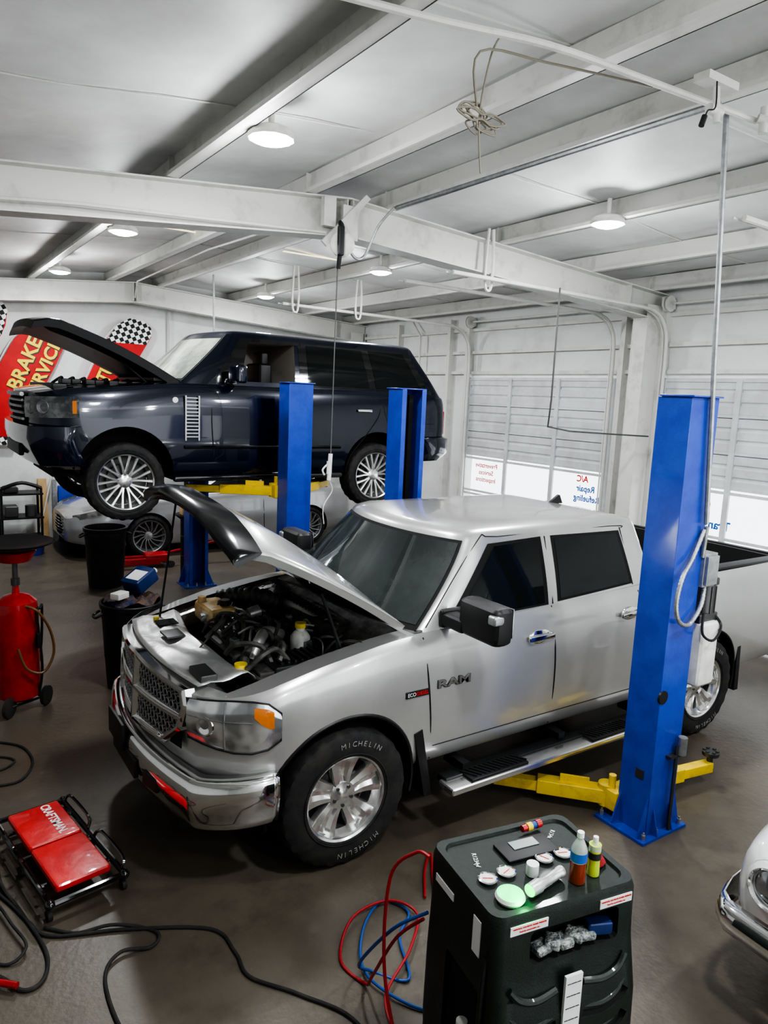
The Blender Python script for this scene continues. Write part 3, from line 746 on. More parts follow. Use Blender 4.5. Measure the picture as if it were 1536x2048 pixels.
b=B();b.box((1.35,yc,.38),(.3,1.3,.14),bev=.03);b.done('air_dam',m_black,rt)
b=B();b.box((1.06,yc+.12,.655),(.02,.34,.17),bev=.006);b.done('plate_bracket',m_black,rt)
for s in (-1,1):
    b=B();b.box((1.125,yc+s*.44,.55),(.05,.16,.09),rz=-s*.25,bev=.015);b.done('tow_hook_opening_shade',m_black,rt)  # solid black block drawn for the shade inside the opening
    b=B();b.lathe([(0,.02),(.04,.015),(.052,0),(.052,-.03)],(1.20,yc+s*.72,.55),(-1,s*.4,0),20);b.done('fog_light',m_lens,rt)
# engine bay content
b=B()
b.box((1.93,yc,.88),(1.2,1.5,.06));b.box((2.5,yc,1.08),(.1,1.55,.42),bev=.02)
b.box((2.0,yc-.03,1.03),(.66,.5,.26),bev=.03)
b.done('engine_block',m_eng,rt)
b=B();b.box((2.08,yc+.04,1.19),(.52,.34,.07),bev=.025)
for k in range(6):b.box((1.88+k*.08,yc+.04,1.23),(.02,.3,.02),bev=.006)
b.cyl((1.86,yc+.02,1.22),(1.86,yc+.02,1.26),.03);b.done('engine_cover',m_eng,rt)
b=B();b.box((1.95,3.80,1.09),(.38,.26,.24),bev=.02)
for k in range(7):b.box((1.82+k*.045,3.80,1.215),(.018,.2,.02),bev=.004)
b.done('fuse_box',m_black,rt)
b=B();b.box((1.72,3.76,1.07),(.14,.22,.2),bev=.02);b.box((1.72,3.76,1.18),(.1,.16,.02),bev=.004);b.done('washer_tank',m_eng,rt)
b=B();b.box((2.1,5.0,1.12),(.44,.28,.22),bev=.03);b.box((2.1,5.0,1.24),(.36,.2,.03),bev=.01)
for k in range(5):b.box((1.95+k*.07,5.0,1.26),(.02,.18,.012))
b.done('air_filter_box',m_eng,rt)
b=B();b.box((2.36,4.0,1.2),(.14,.26,.14),bev=.03);b.cyl((2.3,4.0,1.22),(2.42,4.0,1.22),.09);b.done('brake_booster',m_eng,rt)
rnd=random.Random(3)
b=B()
for k in range(64):
    x=rnd.uniform(1.68,2.42);y=rnd.uniform(3.72,5.05);z=rnd.uniform(1.18,1.30);a=rnd.uniform(0,6.3);l=rnd.uniform(.14,.34)
    b.tube([(x,y,z-.1),(x+l*.3*math.cos(a),y+l*.3*math.sin(a),z),(x+l*.7*math.cos(a+.4),y+l*.7*math.sin(a+.4),z+.01),(x+l*math.cos(a+.2),y+l*math.sin(a+.2),z-.08)],rnd.choice((.006,.009,.013,.018)),6)
b.tube([(1.66,3.9,1.05),(1.72,4.0,1.19),(1.85,4.02,1.21),(1.98,4.1,1.17)],.035,10);b.tube([(1.68,4.25,1.06),(1.74,4.3,1.19),(1.85,4.35,1.2)],.032,10)
b.done('engine_hose',m_hosE,rt,kind='stuff')
b=B()
for k in range(26):
    x=rnd.uniform(1.72,2.4);y=rnd.uniform(3.8,5.0);b.box((x,y,1.20+rnd.uniform(-.02,.05)),(rnd.uniform(.03,.09),rnd.uniform(.03,.1),.05),rz=rnd.uniform(0,3),bev=.008)
b.done('engine_fitting',m_zinc,rt)
b=B()
for k in range(16):
    x=rnd.uniform(1.75,2.35);y=rnd.uniform(3.95,4.9);a=rnd.uniform(0,6.3)
    b.tube([(x,y,1.12),(x+.08*math.cos(a),y+.08*math.sin(a),1.26),(x+.2*math.cos(a),y+.2*math.sin(a),1.24)],.009,6)
b.done('metal_line',m_alu,rt)
b=B();b.tube([(1.74,3.98,1.16),(1.82,4.04,1.25),(1.92,4.14,1.27),(2.04,4.18,1.22)],.038,12);b.tube([(2.25,4.75,1.28),(2.32,4.45,1.30),(2.34,4.2,1.27)],.032,10);b.cyl((2.0,4.62,1.24),(2.08,4.62,1.26),.045);b.box((1.78,4.5,1.17),(.12,.1,.08),bev=.02);b.done('metal_pipe',m_alu,rt)
b=B();b.tube([(1.92,5.0,1.27),(2.05,4.9,1.31),(2.16,4.74,1.32),(2.25,4.6,1.29)],lambda t:.055+.007*math.sin(t*70),12,sub=16);b.done('corrugated_intake',m_hosE,rt)
b=B()
L=[]
for i in range(11):
    row=[]
    for j in range(25):
        v=-1+j/12;x=nose(v*.64)+.03+.37*i/10
        row.append(V((x,yc+v*.68,1.175+.03*i/10+.010*math.sin(v*6+i)*(.2 if i<2 else 1)-.10*max(0,(i-8)/2)**2+.015*(1-v*v))))
    L.append(row)
b.loft(L,False,False);b.done('radiator_cover',m_alu,rt,label='silver metal radiator cover panel',ang=.5,solid=.004)
b=B();b.box((1.42,yc+.12,1.222),(.12,.16,.014),bev=.004);b.box((1.38,3.82,1.20),(.1,.2,.04),bev=.01);b.done('hood_latch',m_dksteel,rt)
b=B();b.box((1.46,yc+.38,1.220),(.13,.12,.006));b.done('cover_opening_shade',m_matte,rt)  # flat black sheet on the cover, painted shade of a hole
b=B();b.box((1.82,4.80,1.23),(.2,.34,.14),bev=.045);b.cyl((1.76,4.90,1.29),(1.76,4.90,1.33),.03);b.done('coolant_reservoir',m_yellowish,rt,label='amber translucent coolant tank')
b=B();b.cyl((1.86,4.72,1.29),(1.86,4.72,1.34),.035);b.done('reservoir_cap',m_black,rt)
b=B();b.lathe([(0,1.12),(.05,1.12),(.065,1.16),(.065,1.25),(.045,1.28),(.03,1.29),(.03,1.31),(0,1.31)],(2.10,4.02,0));b.done('fluid_reservoir',m_whiteP,rt,label='white fluid reservoir')
b=B();b.cyl((2.10,4.02,1.31),(2.10,4.02,1.34),.036);b.cyl((1.60,3.80,1.18),(1.60,3.80,1.225),.038);b.cyl((1.42,4.86,1.21),(1.42,4.86,1.235),.02);b.done('yellow_cap',m_ycap,rt)
for s in (-1,1):
    b=B();L=[]
    for k in range(13):
        x=1.42+1.10*k/12;z=T.zs(x)
        L.append([V((x,yc+s*.80,z-.01)),V((x,yc+s*.795,z-.035)),V((x,yc+s*.70,z-.045)),V((x,yc+s*.695,z-.14)),V((x,yc+s*.70,z-.14)),V((x,yc+s*.71,z-.055)),V((x,yc+s*.80,z-.05))])
    b.loft(L)
    for k in range(9):
        x=1.48+k*.122;z=T.zs(x)-.04
        b.cyl((x,yc+s*.75,z-.004),(x,yc+s*.75,z+.006),.011,n=8)
    b.done('fender_rail',m_alu,rt,ang=.5)
for sg in (-1,1):
    Y=lambda y:yc+sg*(yc-y)
    b=B();b.box((2.88,Y(3.13),1.50),(.15,.36,.235),bev=.055);b.box((2.86,Y(3.36),1.43),(.12,.22,.09),bev=.03);b.box((2.90,Y(3.455),1.43),(.2,.05,.12),bev=.02);mi=b.done('side_mirror',m_black,rt)
    b=B();b.box((2.965,Y(3.13),1.51),(.008,.3,.18),bev=.003);b.done('mirror_glass',m_chrome,mi)
    b=B();b.box((2.835,Y(2.985),1.55),(.09,.07,.06),bev=.02);b.done('indicator_lens',m_zinc,mi)
for x,z in ((3.65,1.20),(4.62,1.24)):
    y=T.side(x,z)
    b=B();b.box((x,y-.026,z),(.25,.024,.04),bev=.011);b.box((x+.11,y-.012,z),(.05,.03,.05),bev=.01);b.ball((x-.0,y+.0,z),.07,(1.5,.18,.75));b.done('door_handle',m_chrome,rt,label='chrome door handle')
text('RAM',.072,frame((2.89,T.side(2.89,1.02,.003),1.02),(1,0,0),(0,0,1)),m_dksteel,rt,bold=.004,fit=.27,ext=.003)
text('RAM',.068,frame((2.89,T.side(2.89,1.02,.007),1.021),(1,0,0),(0,0,1)),m_rim,rt,bold=.001,fit=.262,ext=.002)
b=B();b.box((2.60,T.side(2.6,.995,.004),.995),(.18,.008,.04));b.done('badge',m_black,rt)
text('ECO',.034,frame((2.552,T.side(2.6,.995,.0095),.995),(1,0,0),(0,0,1)),m_wtxt,rt,fit=.06);text('DIESEL',.034,frame((2.633,T.side(2.6,.995,.0095),.995),(1,0,0),(0,0,1)),m_rtxt,rt,fit=.09)
for sg in (-1,1):
    Y=lambda y:yc+sg*(yc-y)
    b=B();b.box((3.93,Y(3.29),.36),(2.3,.16,.05),bev=.02);sb=b.done('side_step',m_rim,rt)
    b=B();b.box((3.93,Y(3.37),.375),(2.24,.1,.05),bev=.015)
    for x in (3.2,4.35):
        b.box((x,Y(3.30),.392),(.5,.15,.02),bev=.006)
        for k in range(12):b.box((x-.22+k*.04,Y(3.30),.405),(.014,.12,.01),rz=.5)
    for x in (3.0,3.9,4.8):b.box((x,Y(3.45),.42),(.06,.2,.06))
    b.done('step_pad',m_black,sb)
b=B();b.xz([(4.66,1.95),(4.84,1.945),(4.80,2.02),(4.78,2.025)],yc-.012,yc+.012);b.done('antenna_fin',m_black,rt,bev=.006)
b=B()
for s in (-1,1):b.box((6.9,yc+s*.95,1.2),(.12,.06,.38),bev=.02)
b.done('tail_lamp',m_red,rt)
b=B();b.box((7.03,yc,.6),(.16,1.9,.22),bev=.05);b.done('rear_bumper',m_chrome,rt)
# ================================================================ DARK SUV ON LIFT
yc=8.33
rr=root('suv',(3.4,yc,1.46),'dark navy suv raised on a lift with open hood','suv')
S=Car(rr,yc,[(1.03,.78),(1.08,.86),(1.18,.92),(1.4,.96),(1.87,.985),(2.5,.975),(4.8,.98),(5.6,.95),(5.86,.9),(5.94,.82)],
 [(1.03,2.1),(1.35,2.0),(1.6,1.86),(2.4,1.86),(4.3,1.86),(5.1,1.9),(5.94,2.12)],
 [(1.03,2.70),(1.25,2.74),(1.9,2.80),(2.5,2.85),(5.6,2.86),(5.94,2.80)],
 [(1.03,2.73),(1.25,2.78),(1.9,2.86),(2.5,2.90),(5.94,2.86)],
 [(0,.93),(.08,.98),(.3,.995),(.55,1.0),(.8,.985),(.93,.965),(1,.93)],
 dict(xf=hermite([(2.8,2.40),(3.4,3.02),(3.5,3.1)]),xr=hermite([(2.8,5.83),(3.4,5.42),(3.5,5.36)]),w=hermite([(2.8,.915),(3.0,.88),(3.4,.75),(3.5,.72)]),bf=.16,br=.08,z0=2.8,z1=3.39,zt=3.47,c=.03))
body=S.lower(1.03,5.94,60,[m_navy,m_matte],bend=(.4,.06,.7))
cuts=archcut(S,1.87,1.93,.475,yc,1.0)+archcut(S,4.83,1.92,.46,yc,1.0)
b=B();b.box((1.78,yc,2.9),(.95,1.5,.6));cuts.append(cutter(b,m_matte));boolcut(body,cuts)
cab=S.house([m_navy,m_int])
b=B();b.xz([(3.07,2.9),(3.205,3.33),(3.77,3.33),(3.735,2.9)],7.0,9.7);boolcut(cab,[cutter(b,m_int)])
b=B()
for y in (7.95,8.75):
    b.box((3.52,y,2.97),(.16,.42,.3),bev=.05);b.box((3.54,y,3.17),(.1,.26,.16),bev=.04)
b.done('seat',m_black,rr)
b=B();b.tube([(3.18+.03*math.sin(a),7.9+.17*math.cos(a),2.98+.14*math.sin(a)) for a in [k*.785 for k in range(8)]],.014,6,closed=True);b.done('steering_wheel',m_black,rr)
for Q in ([(2.78,2.875),(2.98,3.16),(3.04,3.16),(3.04,2.875)],[(3.79,2.875),(3.82,3.36),(5.36,3.355),(5.62,2.875)],[(2.78,2.875),(3.14,3.365),(3.23,3.345),(3.07,2.875)],[(3.14,3.33),(3.15,3.37),(3.84,3.37),(3.83,3.33)]):S.pane(Q,.003,m_gloss,'window_trim')
S.pane([(2.88,2.895),(3.0,3.06),(3.03,3.06),(3.03,2.895)],.006,m_glass)
S.pane([(3.90,2.895),(3.92,3.335),(4.66,3.335),(4.72,2.895)],.006,m_glass)
S.pane([(4.82,2.895),(4.76,3.335),(5.28,3.33),(5.50,2.895)],.006,m_glass)
S.pane([(3.86,2.895),(3.88,3.335),(5.28,3.33),(5.50,2.895)],.006,m_glass,sg=1)
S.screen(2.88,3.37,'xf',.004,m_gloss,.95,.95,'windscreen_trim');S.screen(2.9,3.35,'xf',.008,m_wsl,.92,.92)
S.screen(2.95,3.33,'xr',.006,m_glass,.85,.85,'rear_window')
S.seam([(2.76,2.82),(2.74,2.5),(2.76,2.2),(2.8,1.9)]);S.seam([(3.84,2.86),(3.84,2.4),(3.86,1.9)]);S.seam([(4.86,2.86),(4.84,2.6),(4.66,2.35),(4.45,2.1),(4.4,1.9)]);S.seam([(3.84,2.87),(3.85,3.36)],False)
b=B();b.tube([(x,S.side(x,2.2,.008),2.2) for x in (2.45,3,3.5,4,4.3)],.018,6);b.done('side_molding',m_gloss,rr)
b=B();b.box((3.35,7.4,1.87),(2.0,.08,.06),bev=.02);b.done('sill',m_gloss,rr)
for x in (1.87,4.83):
    wheel(rr,x,7.37,1.85,.392,.26,.275,-1,'multi',m_rim);wheel(rr,x,2*yc-7.37,1.85,.392,.26,.275,1,'multi',m_rim)
b=B();b.box((3.35,yc,1.98),(4.2,1.2,.2));b.cyl((1.87,7.6,1.85),(1.87,9.1,1.85),.05);b.cyl((4.83,7.6,1.85),(4.83,9.1,1.85),.06);b.tube([(2.2,8.6,1.85),(3,8.5,1.84),(4.5,8.6,1.85),(5.8,8.9,1.95)],.035,8);b.done('chassis',m_matte,rr)
b=B()
for k in range(4):b.tube([(.995+.03*abs(v)**2,yc+v*.45,2.44+k*.06) for v in (-1,-.5,0,.5,1)],.014,6)
b.tube([(.985+.03*abs(v)**2,yc+v*.48,2.68) for v in (-1,-.5,0,.5,1)],.022,6);b.done('grille',m_zinc,rr)
b=B();b.loft([[V((1.01+.035*v*v,yc+v*.48,z)) for z in (2.4,2.67)] for v in (-1,-.5,0,.5,1)],False,False);b.done('grille_backing',m_matte,rr,ang=2)
m_smk=mat('smoked_headlight',(.05,.055,.06),.08,.3,1,c2=(.16,.165,.17),ns=9)
for sg in (-1,1):
    Pl=[(1.05,.50),(1.075,.64),(1.105,.77),(1.20,.885),(1.32,.945),(1.44,.965)]
    def h4(i,v,o):
        i0=min(4,int(i));f=i-i0;x=Pl[i0][0]*(1-f)+Pl[i0+1][0]*f;y=Pl[i0][1]*(1-f)+Pl[i0+1][1]*f
        a=Pl[max(0,int(i)-1)];c=Pl[min(5,int(i)+1)];t=V((c[0]-a[0],c[1]-a[1])).normalized()
        return V((x-t.y*o,yc+sg*(y+t.x*o),2.46+.02*i/5+.2*v))
    b=B();b.loft([[h4(i,v,.014+.008*math.sin(pi*v)) for v in (0,.25,.5,.75,1)] for i in range(6)],False,False);h=b.done('headlight',m_smk,rr,ang=2)
    b=B()
    for i in (1.2,2.6):b.lathe([(0,0),(.04,.005),(.062,.018),(.068,.0)],h4(i,.5,.014),(-1,sg*(.1+.35*i),0),20)
    b.done('reflector',m_zinc,h)
    b=B();b.loft([[h4(i,v,.024) for v in (.2,.5,.8)] for i in (4.55,4.85)],False,False);b.done('indicator_lens',m_amber,h,ang=2)
L=[]
for i in range(49):
    v=-1+i/24;a=abs(v);x=.97+.07*a**2+(.36*((a-.75)/.25)**1.6 if a>.75 else 0);y=math.copysign(min(.985,.88*a/.75 if a<.75 else .88+.105*math.sin((a-.75)/.25*pi/2)),v)
    L.append([V((x+.05,yc+y*.98,2.4)),V((x,yc+y,2.39)),V((x-.01,yc+y,2.28)),V((x+.03,yc+y*.99,2.16)),V((x+.1,yc+y*.96,2.02)),V((x+.25,yc+y*.9,1.98))])
b=B();b.loft(L,False,False);b.done('bumper',m_navy,rr,ang=.7,solid=.006)
b=B();b.box((1.0,yc,2.14),(.05,.9,.12),bev=.02);b.done('air_intake',m_black,rr)
b=B();b.lathe([(0,.01),(.05,.0),(.06,-.03)],(1.09,yc-.72,2.17),(-1,-.4,0),16);b.lathe([(0,.01),(.05,.0),(.06,-.03)],(1.09,yc+.72,2.17),(-1,.4,0),16);b.done('fog_light',m_lens,rr)
b=B()
for k in range(12):b.box((2.53,S.side(2.53,2.3+k*.034,.008),2.31+k*.036),(.15,.014,.013))
b.box((2.46,S.side(2.46,2.5,.01),2.5),(.015,.016,.46));b.box((2.60,S.side(2.6,2.5,.01),2.5),(.015,.016,.46));b.done('side_vent',m_zinc,rr,label='silver louvred fender vent')
for x,z in ((3.68,2.62),(4.62,2.63)):
    y=S.side(x,z);b=B();b.box((x,y-.02,z),(.2,.02,.03),bev=.009);b.done('door_handle',m_chrome if x>4 else m_navy,rr)
b=B();b.lathe([(0,.003),(.028,.003),(.03,0)],(2.36,S.side(2.36,2.68,.002),2.68),(0,-1,0),20);b.done('badge',m_wtxt,rr)
b=B();b.box((2.98,7.24,2.97),(.13,.26,.19),bev=.05);b.box((2.98,7.4,2.9),(.1,.14,.06),bev=.02);mi=b.done('side_mirror',m_navy,rr)
HX0,HZ0,HX1,HZ1=2.46,2.86,1.14,3.44
hl2=math.hypot(HX1-HX0,HZ1-HZ0);HN2=V(((HZ1-HZ0)/hl2,0,(HX0-HX1)/hl2))
def hp(u,v,off=0):
    x=HX0+(HX1-HX0)*u;z=HZ0+(HZ1-HZ0)*u
    cr=.05*(1-abs(v)**3)+.05*(1-(2*u-1)**2)-.09*max(0,(u-.84)/.16)**2
    return V((x-.06*(1-v*v)*u,yc+v*(.84-.05*u**3),z))+HN2*(cr+off)
top=[[hp(i/14,-1+2*j/16) for j in range(17)] for i in range(15)];und=[[hp(i/14,(-1+2*j/16)*.98,-.08-(.05 if 1<i<13 and 1<j<15 else 0)) for j in range(17)] for i in range(15)]
b=B();b.loft(top,False,False);hd=b.done('hood',m_navy,rr,ang=1.3,solid=.006)
b=B();b.loft(und,False,False);e=[top[i][0] for i in range(15)]+[top[14][j] for j in range(1,17)]+[top[i][16] for i in range(13,-1,-1)];e2=[und[i][0] for i in range(15)]+[und[14][j] for j in range(1,17)]+[und[i][16] for i in range(13,-1,-1)]
b.loft([e,e2],False,False);b.done('hood_underside',m_black,hd,ang=.5)
b=B();b.cyl((2.2,7.65,2.8),(1.9,7.66,3.05),.012,n=8);b.done('hood_prop',m_black,rr)
b=B();b.box((1.8,yc,2.72),(.85,1.3,.14),bev=.03);b.box((1.32,yc,2.77),(.14,1.4,.06),bev=.02)
for k in range(8):
    x=1.38+k*.11;b.box((x,7.72+.1*(k%2),2.82),(.09,.2,.05),bev=.012);b.tube([(x,7.9,2.8),(x+.04,8.1,2.86),(x,8.4,2.8)],.015,6)
b.box((2.3,yc,2.88),(.2,1.5,.04),bev=.01);b.done('engine',m_black,rr)
b=B();b.box((5.90,7.62,2.5),(.06,.28,.3),bev=.02);b.box((5.90,9.04,2.5),(.06,.28,.3),bev=.02);b.done('tail_lamp',m_red,rr)
L=[]
for i in range(25):
    v=-1+i/12;a=abs(v);x=6.0-.04*a**2-(.5*((a-.75)/.25)**1.6 if a>.75 else 0);y=math.copysign(.87*a/.75 if a<.75 else .87+.13*math.sin((a-.75)/.25*pi/2),v)
    L.append([V((x-.06,yc+y,2.32)),V((x,yc+y,2.3)),V((x,yc+y,2.12)),V((x-.1,yc+y*.97,2.02)),V((x-.3,yc+y*.9,2.0))])
b=B();b.loft(L,False,False);b.done('rear_bumper',m_navy,rr,ang=.8,solid=.006)
# ================================================================ SEDAN
yc=12.82
rs=root('sedan',(4.9,yc,0),'silver grey sedan parked beneath the raised dark suv','car')
D=Car(rs,yc,[(2.15,.55),(2.22,.72),(2.4,.84),(2.8,.91),(3.4,.93),(5,.93),(6.6,.92),(7.2,.84),(7.35,.7)],
 [(2.15,.3),(2.6,.24),(4,.2),(6.5,.22),(7.35,.35)],[(2.15,.66),(2.4,.76),(3.0,.90),(3.8,.98),(5,1.02),(6.6,1.06),(7.35,1.0)],
 [(2.15,.70),(2.4,.82),(3.0,.97),(3.8,1.06),(5,1.07),(6.6,1.12),(7.35,1.04)],
 [(0,.93),(.1,.98),(.3,.985),(.55,1.0),(.72,.975),(.9,.96),(1,.93)],
 dict(xf=hermite([(.95,3.75),(1.40,4.7),(1.55,5.0)]),xr=hermite([(.95,7.0),(1.40,6.0),(1.55,5.8)]),w=hermite([(.95,.84),(1.40,.66),(1.55,.6)]),bf=.2,br=.15,z0=.95,z1=1.42,zt=1.52,c=.05))
body=D.lower(2.15,7.35,50,[m_greycar,m_matte]);boolcut(body,archcut(D,3.38,.36,.39,yc,.95,.3)+archcut(D,6.35,.36,.39,yc,.95,.3))
D.house([m_greycar])
D.pane([(4.25,1.03),(4.85,1.38),(5.4,1.40),(5.4,1.04)],.005,m_glass);D.pane([(5.45,1.04),(5.45,1.40),(5.95,1.37),(6.5,1.06)],.005,m_glass);D.screen(1.03,1.40,'xf',.006,m_ws,.92,.92)
D.seam([(4.2,.98),(4.15,.6),(4.2,.25)]);D.seam([(5.42,1.0),(5.42,.6),(5.45,.25)])
for x in (3.38,6.35):
    wheel(rs,x,11.90,.355,.355,.23,.265,-1,'swirl',m_zinc);wheel(rs,x,13.74,.355,.355,.23,.265,1,'swirl',m_zinc)
b=B()
L=[]
for i in range(13):
    v=-1+i/6;x=2.155+.09*v*v;L.append([V((x-.012,yc+v*.62,.34)),V((x-.03,yc+v*.66,.45)),V((x-.012,yc+v*.6,.64))])
b.loft(L,False,False);b.done('grille_backing',m_matte,rs,ang=2)
b=B()
for k in range(6):b.tube([(2.12+.09*v*v,yc+v*.63,.37+k*.05) for v in (-1,-.5,0,.5,1)],.008,6)
b.done('grille',m_chrome,rs)
for sg in (-1,1):
    L=[]
    for x,y,z in ((2.25,.66,.64),(2.36,.80,.68),(2.6,.885,.74),(2.85,.915,.80)):L.append([V((x-.012,yc+sg*(y+.008),z)),V((x-.012,yc+sg*(y+.008),z+.09))])
    b=B();b.loft(L,False,False);b.done('headlight',m_lens,rs,ang=2)
b=B();b.tube([(3.2,12.00,.95),(3.0,12.03,.93),(2.7,12.08,.86),(2.4,12.18,.80)],.008,6);b.done('hood_trim',m_chrome,rs)
# ================================================================ LIFT POSTS
def lift(cx,cy,op,lab,H=2.88,carz=.14,arms=(),name='lift_post'):
    r=root(name,(cx,cy,0),lab,'car lift','two post lift columns')
    w,d,t=.14,.12,.012
    U=[(-w,-d),(w,-d),(w,d),(w-.05,d),(w-.05,d-t),(w-t,d-t),(w-t,-d+t),(-w+t,-d+t),(-w+t,d-t),(-w+.05,d-t),(-w+.05,d),(-w,d)]
    b=B();b.xy([(cx+x,cy+op*y) for x,y in U],.02,H);b.box((cx,cy-op*.02,H+.006),(.31,.24,.012));b.done('column',m_blue,r,bev=.004)
    b=B();b.box((cx,cy+op*.03,.01),(.46,.40,.02))
    for s in (-1,1):
        b.xz([(cx+s*.14,.02),(cx+s*.22,.02),(cx+s*.14,.28)],cy-op*.11-.005,cy-op*.11+.005);b.xz([(cx+s*.14,.02),(cx+s*.22,.02),(cx+s*.14,.22)],cy+op*.1-.005,cy+op*.1+.005)
        b.yz([(cy-op*.12,.02),(cy-op*.17,.02),(cy-op*.12,.2)],cx+s*.08-.005,cx+s*.08+.005)
    b.done('base_plate',m_blue,r)
    b=B()
    for sx in (-.19,-.06,.07,.19):
        for sy in (-.14,.2):
            b.lathe([(0,.0),(.014,.0),(.014,.035),(.007,.035),(.007,.05),(0,.05)],(cx+sx,cy+op*sy,.02),(0,0,1),8)
    b.done('anchor_bolt',m_zinc,r)
    b=B();b.box((cx,cy+op*.02,carz+.35),(.22,.14,.8));b.done('carriage',m_dkblue,r)
    b=B();b.cyl((cx-.05,cy+op*.06,carz+.7),(cx-.05,cy+op*.06,H-.02),.006,n=6);b.done('cable',m_matte,r)
    b=B();b.box((cx+.03,cy+op*.0,(H+carz+.7)/2),(.05,.05,H-carz-.8));b.done('lift_cylinder',m_matte,r)
    b=B();b.box((cx,cy+op*.17,carz),(.34,.12,.14),bev=.01);b.cyl((cx-.12,cy+op*.19,carz-.08),(cx-.12,cy+op*.19,carz+.16),.025);b.cyl((cx+.12,cy+op*.19,carz-.08),(cx+.12,cy+op*.19,carz+.16),.025);b.done('carriage_yoke',m_yel,r)
    for p0,p1 in arms:
        P=V((p0[0],p0[1],carz));Q=V((p1[0],p1[1],carz-.01));dr=(Q-P).normalized();L=(Q-P).length;a=math.atan2(dr.y,dr.x)
        b=B();b.box(P+dr*L*.3,(L*.62,.11,.1),rz=a,bev=.008);b.box(P+dr*L*.72,(L*.56,.08,.075),rz=a,bev=.006);b.cyl(P-V((0,0,.07)),P+V((0,0,.08)),.06,n=20)
        b.box(P+dr*.22+V((0,0,.07)),(.2,.015,.06),rz=a,bev=.003)
        am=b.done('lift_arm',m_yel,r)
        b=B();b.cyl(Q-V((0,0,.05)),Q+V((0,0,.09)),.022);b.cyl(Q+V((0,0,.09)),Q+V((0,0,.12)),.06,.065)
        for k in range(6):b.box(Q+V((.045*math.cos(k*1.05),.045*math.sin(k*1.05),.125)),(.02,.02,.012))
        b.done('lift_pad',m_dksteel,am)
    return r
near=lift(4.1,2.75,1,'tall blue lift post beside the silver pickup truck',arms=(((3.98,2.98),(3.45,3.55)),((4.24,2.98),(5.02,2.86))))
lift(4.1,5.76,-1,'blue lift post with an open channel behind the pickup',arms=(((3.98,5.5),(3.3,5.1)),((4.22,5.5),(4.9,5.1))))
lift(3.52,6.97,1,'blue lift post holding up the dark suv',H=2.9,carz=1.74,arms=(((3.4,7.2),(2.6,7.75)),((3.66,7.2),(4.35,7.75))))
lift(3.5,10.0,-1,'blue lift post on the far side of the suv',H=2.9,carz=1.74,arms=(((3.38,9.74),(2.7,9.0)),((3.62,9.74),(4.35,9.0))))
b=B();b.cyl((3.985,2.635,.98),(3.985,2.622,.98),.045);b.done('rubber_plug',m_black,near)
b=B();b.cyl((4.16,2.60,.02),(4.16,2.60,.62),.012);b.box((4.16,2.61,.55),(.14,.04,.016));b.done('release_rod',m_dksteel,near)
b=B();b.cyl((4.19,2.585,.56),(4.19,2.585,.68),.03);b.done('rod_cap',m_zinc,near)
b=B();b.box((4.31,2.67,1.79),(.14,.13,.22),bev=.006);b.box((4.31,2.595,1.79),(.12,.02,.19),bev=.004);b.cyl((4.23,2.62,1.88),(4.21,2.60,2.08),.014);b.done('switch_box',m_zinc,near)
b=B();b.cyl((4.43,2.70,1.47),(4.43,2.70,1.68),.07);b.box((4.43,2.70,1.69),(.12,.13,.05),bev=.01);b.box((4.40,2.70,1.45),(.2,.14,.06),bev=.01)
for k in range(10):b.box((4.43+.07*math.cos(k*.63),2.70+.07*math.sin(k*.63),1.57),(.012,.012,.18),rz=k*.63)
b.done('hydraulic_motor',m_dksteel,near)
b=B();b.box((4.39,2.68,1.21),(.19,.17,.44),bev=.035);b.cyl((4.39,2.68,1.41),(4.39,2.68,1.46),.04);b.done('fluid_tank',m_whiteP,near,label='white plastic hydraulic fluid tank')
b=B();b.tube([(4.2,2.61,2.06),(4.1,2.6,1.9),(3.98,2.58,1.78),(3.93,2.57,1.62),(3.98,2.57,1.5),(4.12,2.59,1.46),(4.24,2.60,1.56),(4.29,2.62,1.68)],lambda t:.014+.0015*math.sin(t*420),10,sub=16);b.done('flexible_conduit',m_zinc,near)
b=B();b.tube([(4.3,2.61,1.5),(4.25,2.57,1.38),(4.35,2.55,1.33),(4.5,2.6,1.4),(4.44,2.66,1.5)],.009,6);b.done('hydraulic_hose',m_black,near)
b=B();b.box((3.958,2.72,.42),(.004,.06,.06));b.done('data_plate',m_dksteel,near)
# ================================================================ SMALL THINGS
def can(x,y,h,r,lab):
    q=root('trash_can',(x,y,0),lab,'trash can')
    b=B();b.lathe([(0,0),(r*.78,0),(r*.8,.02),(r*.86,h*.35),(r*.87,h*.36),(r*.93,h*.8),(r*.95,h*.82),(r*.95,h*.93),(r,h*.94),(r*1.02,h*.99),(r,h),(r*.94,h),(r*.92,h*.9),(r*.76,.04),(0,.03)],(x,y,0),(0,0,1),40);b.done('bin',m_black,q)
    for s in (-1,1):
        b=B();b.tube([(x+s*r*.95,y-.06,h*.9),(x+s*(r+.05),y-.05,h*.86),(x+s*(r+.05),y+.05,h*.86),(x+s*r*.95,y+.06,h*.9)],.012,6);b.done('handle',m_black,q)
    return q
can(2.35,10.45,.84,.29,'empty black plastic trash can on the floor')
tc=can(1.74,6.75,.82,.28,'black trash can filled with rags and containers')
b=B()
L=[]
for i in range(9):
    r=.25*i/8;L.append([V((1.74+r*math.cos(a*pi/10),6.75+r*math.sin(a*pi/10),.83+.05*(1-i/8)+.03*math.sin(a*1.7+i))) for a in range(20)])
b.loft(L,True,False);b.done('rag_pile',mat('mixed_rags',(.02,.035,.09),.9,c2=(.16,.1,.07),ns=14,bump=1,bs=30),label='crumpled dark rags heaped in the trash can',cat='rags',kind='stuff')
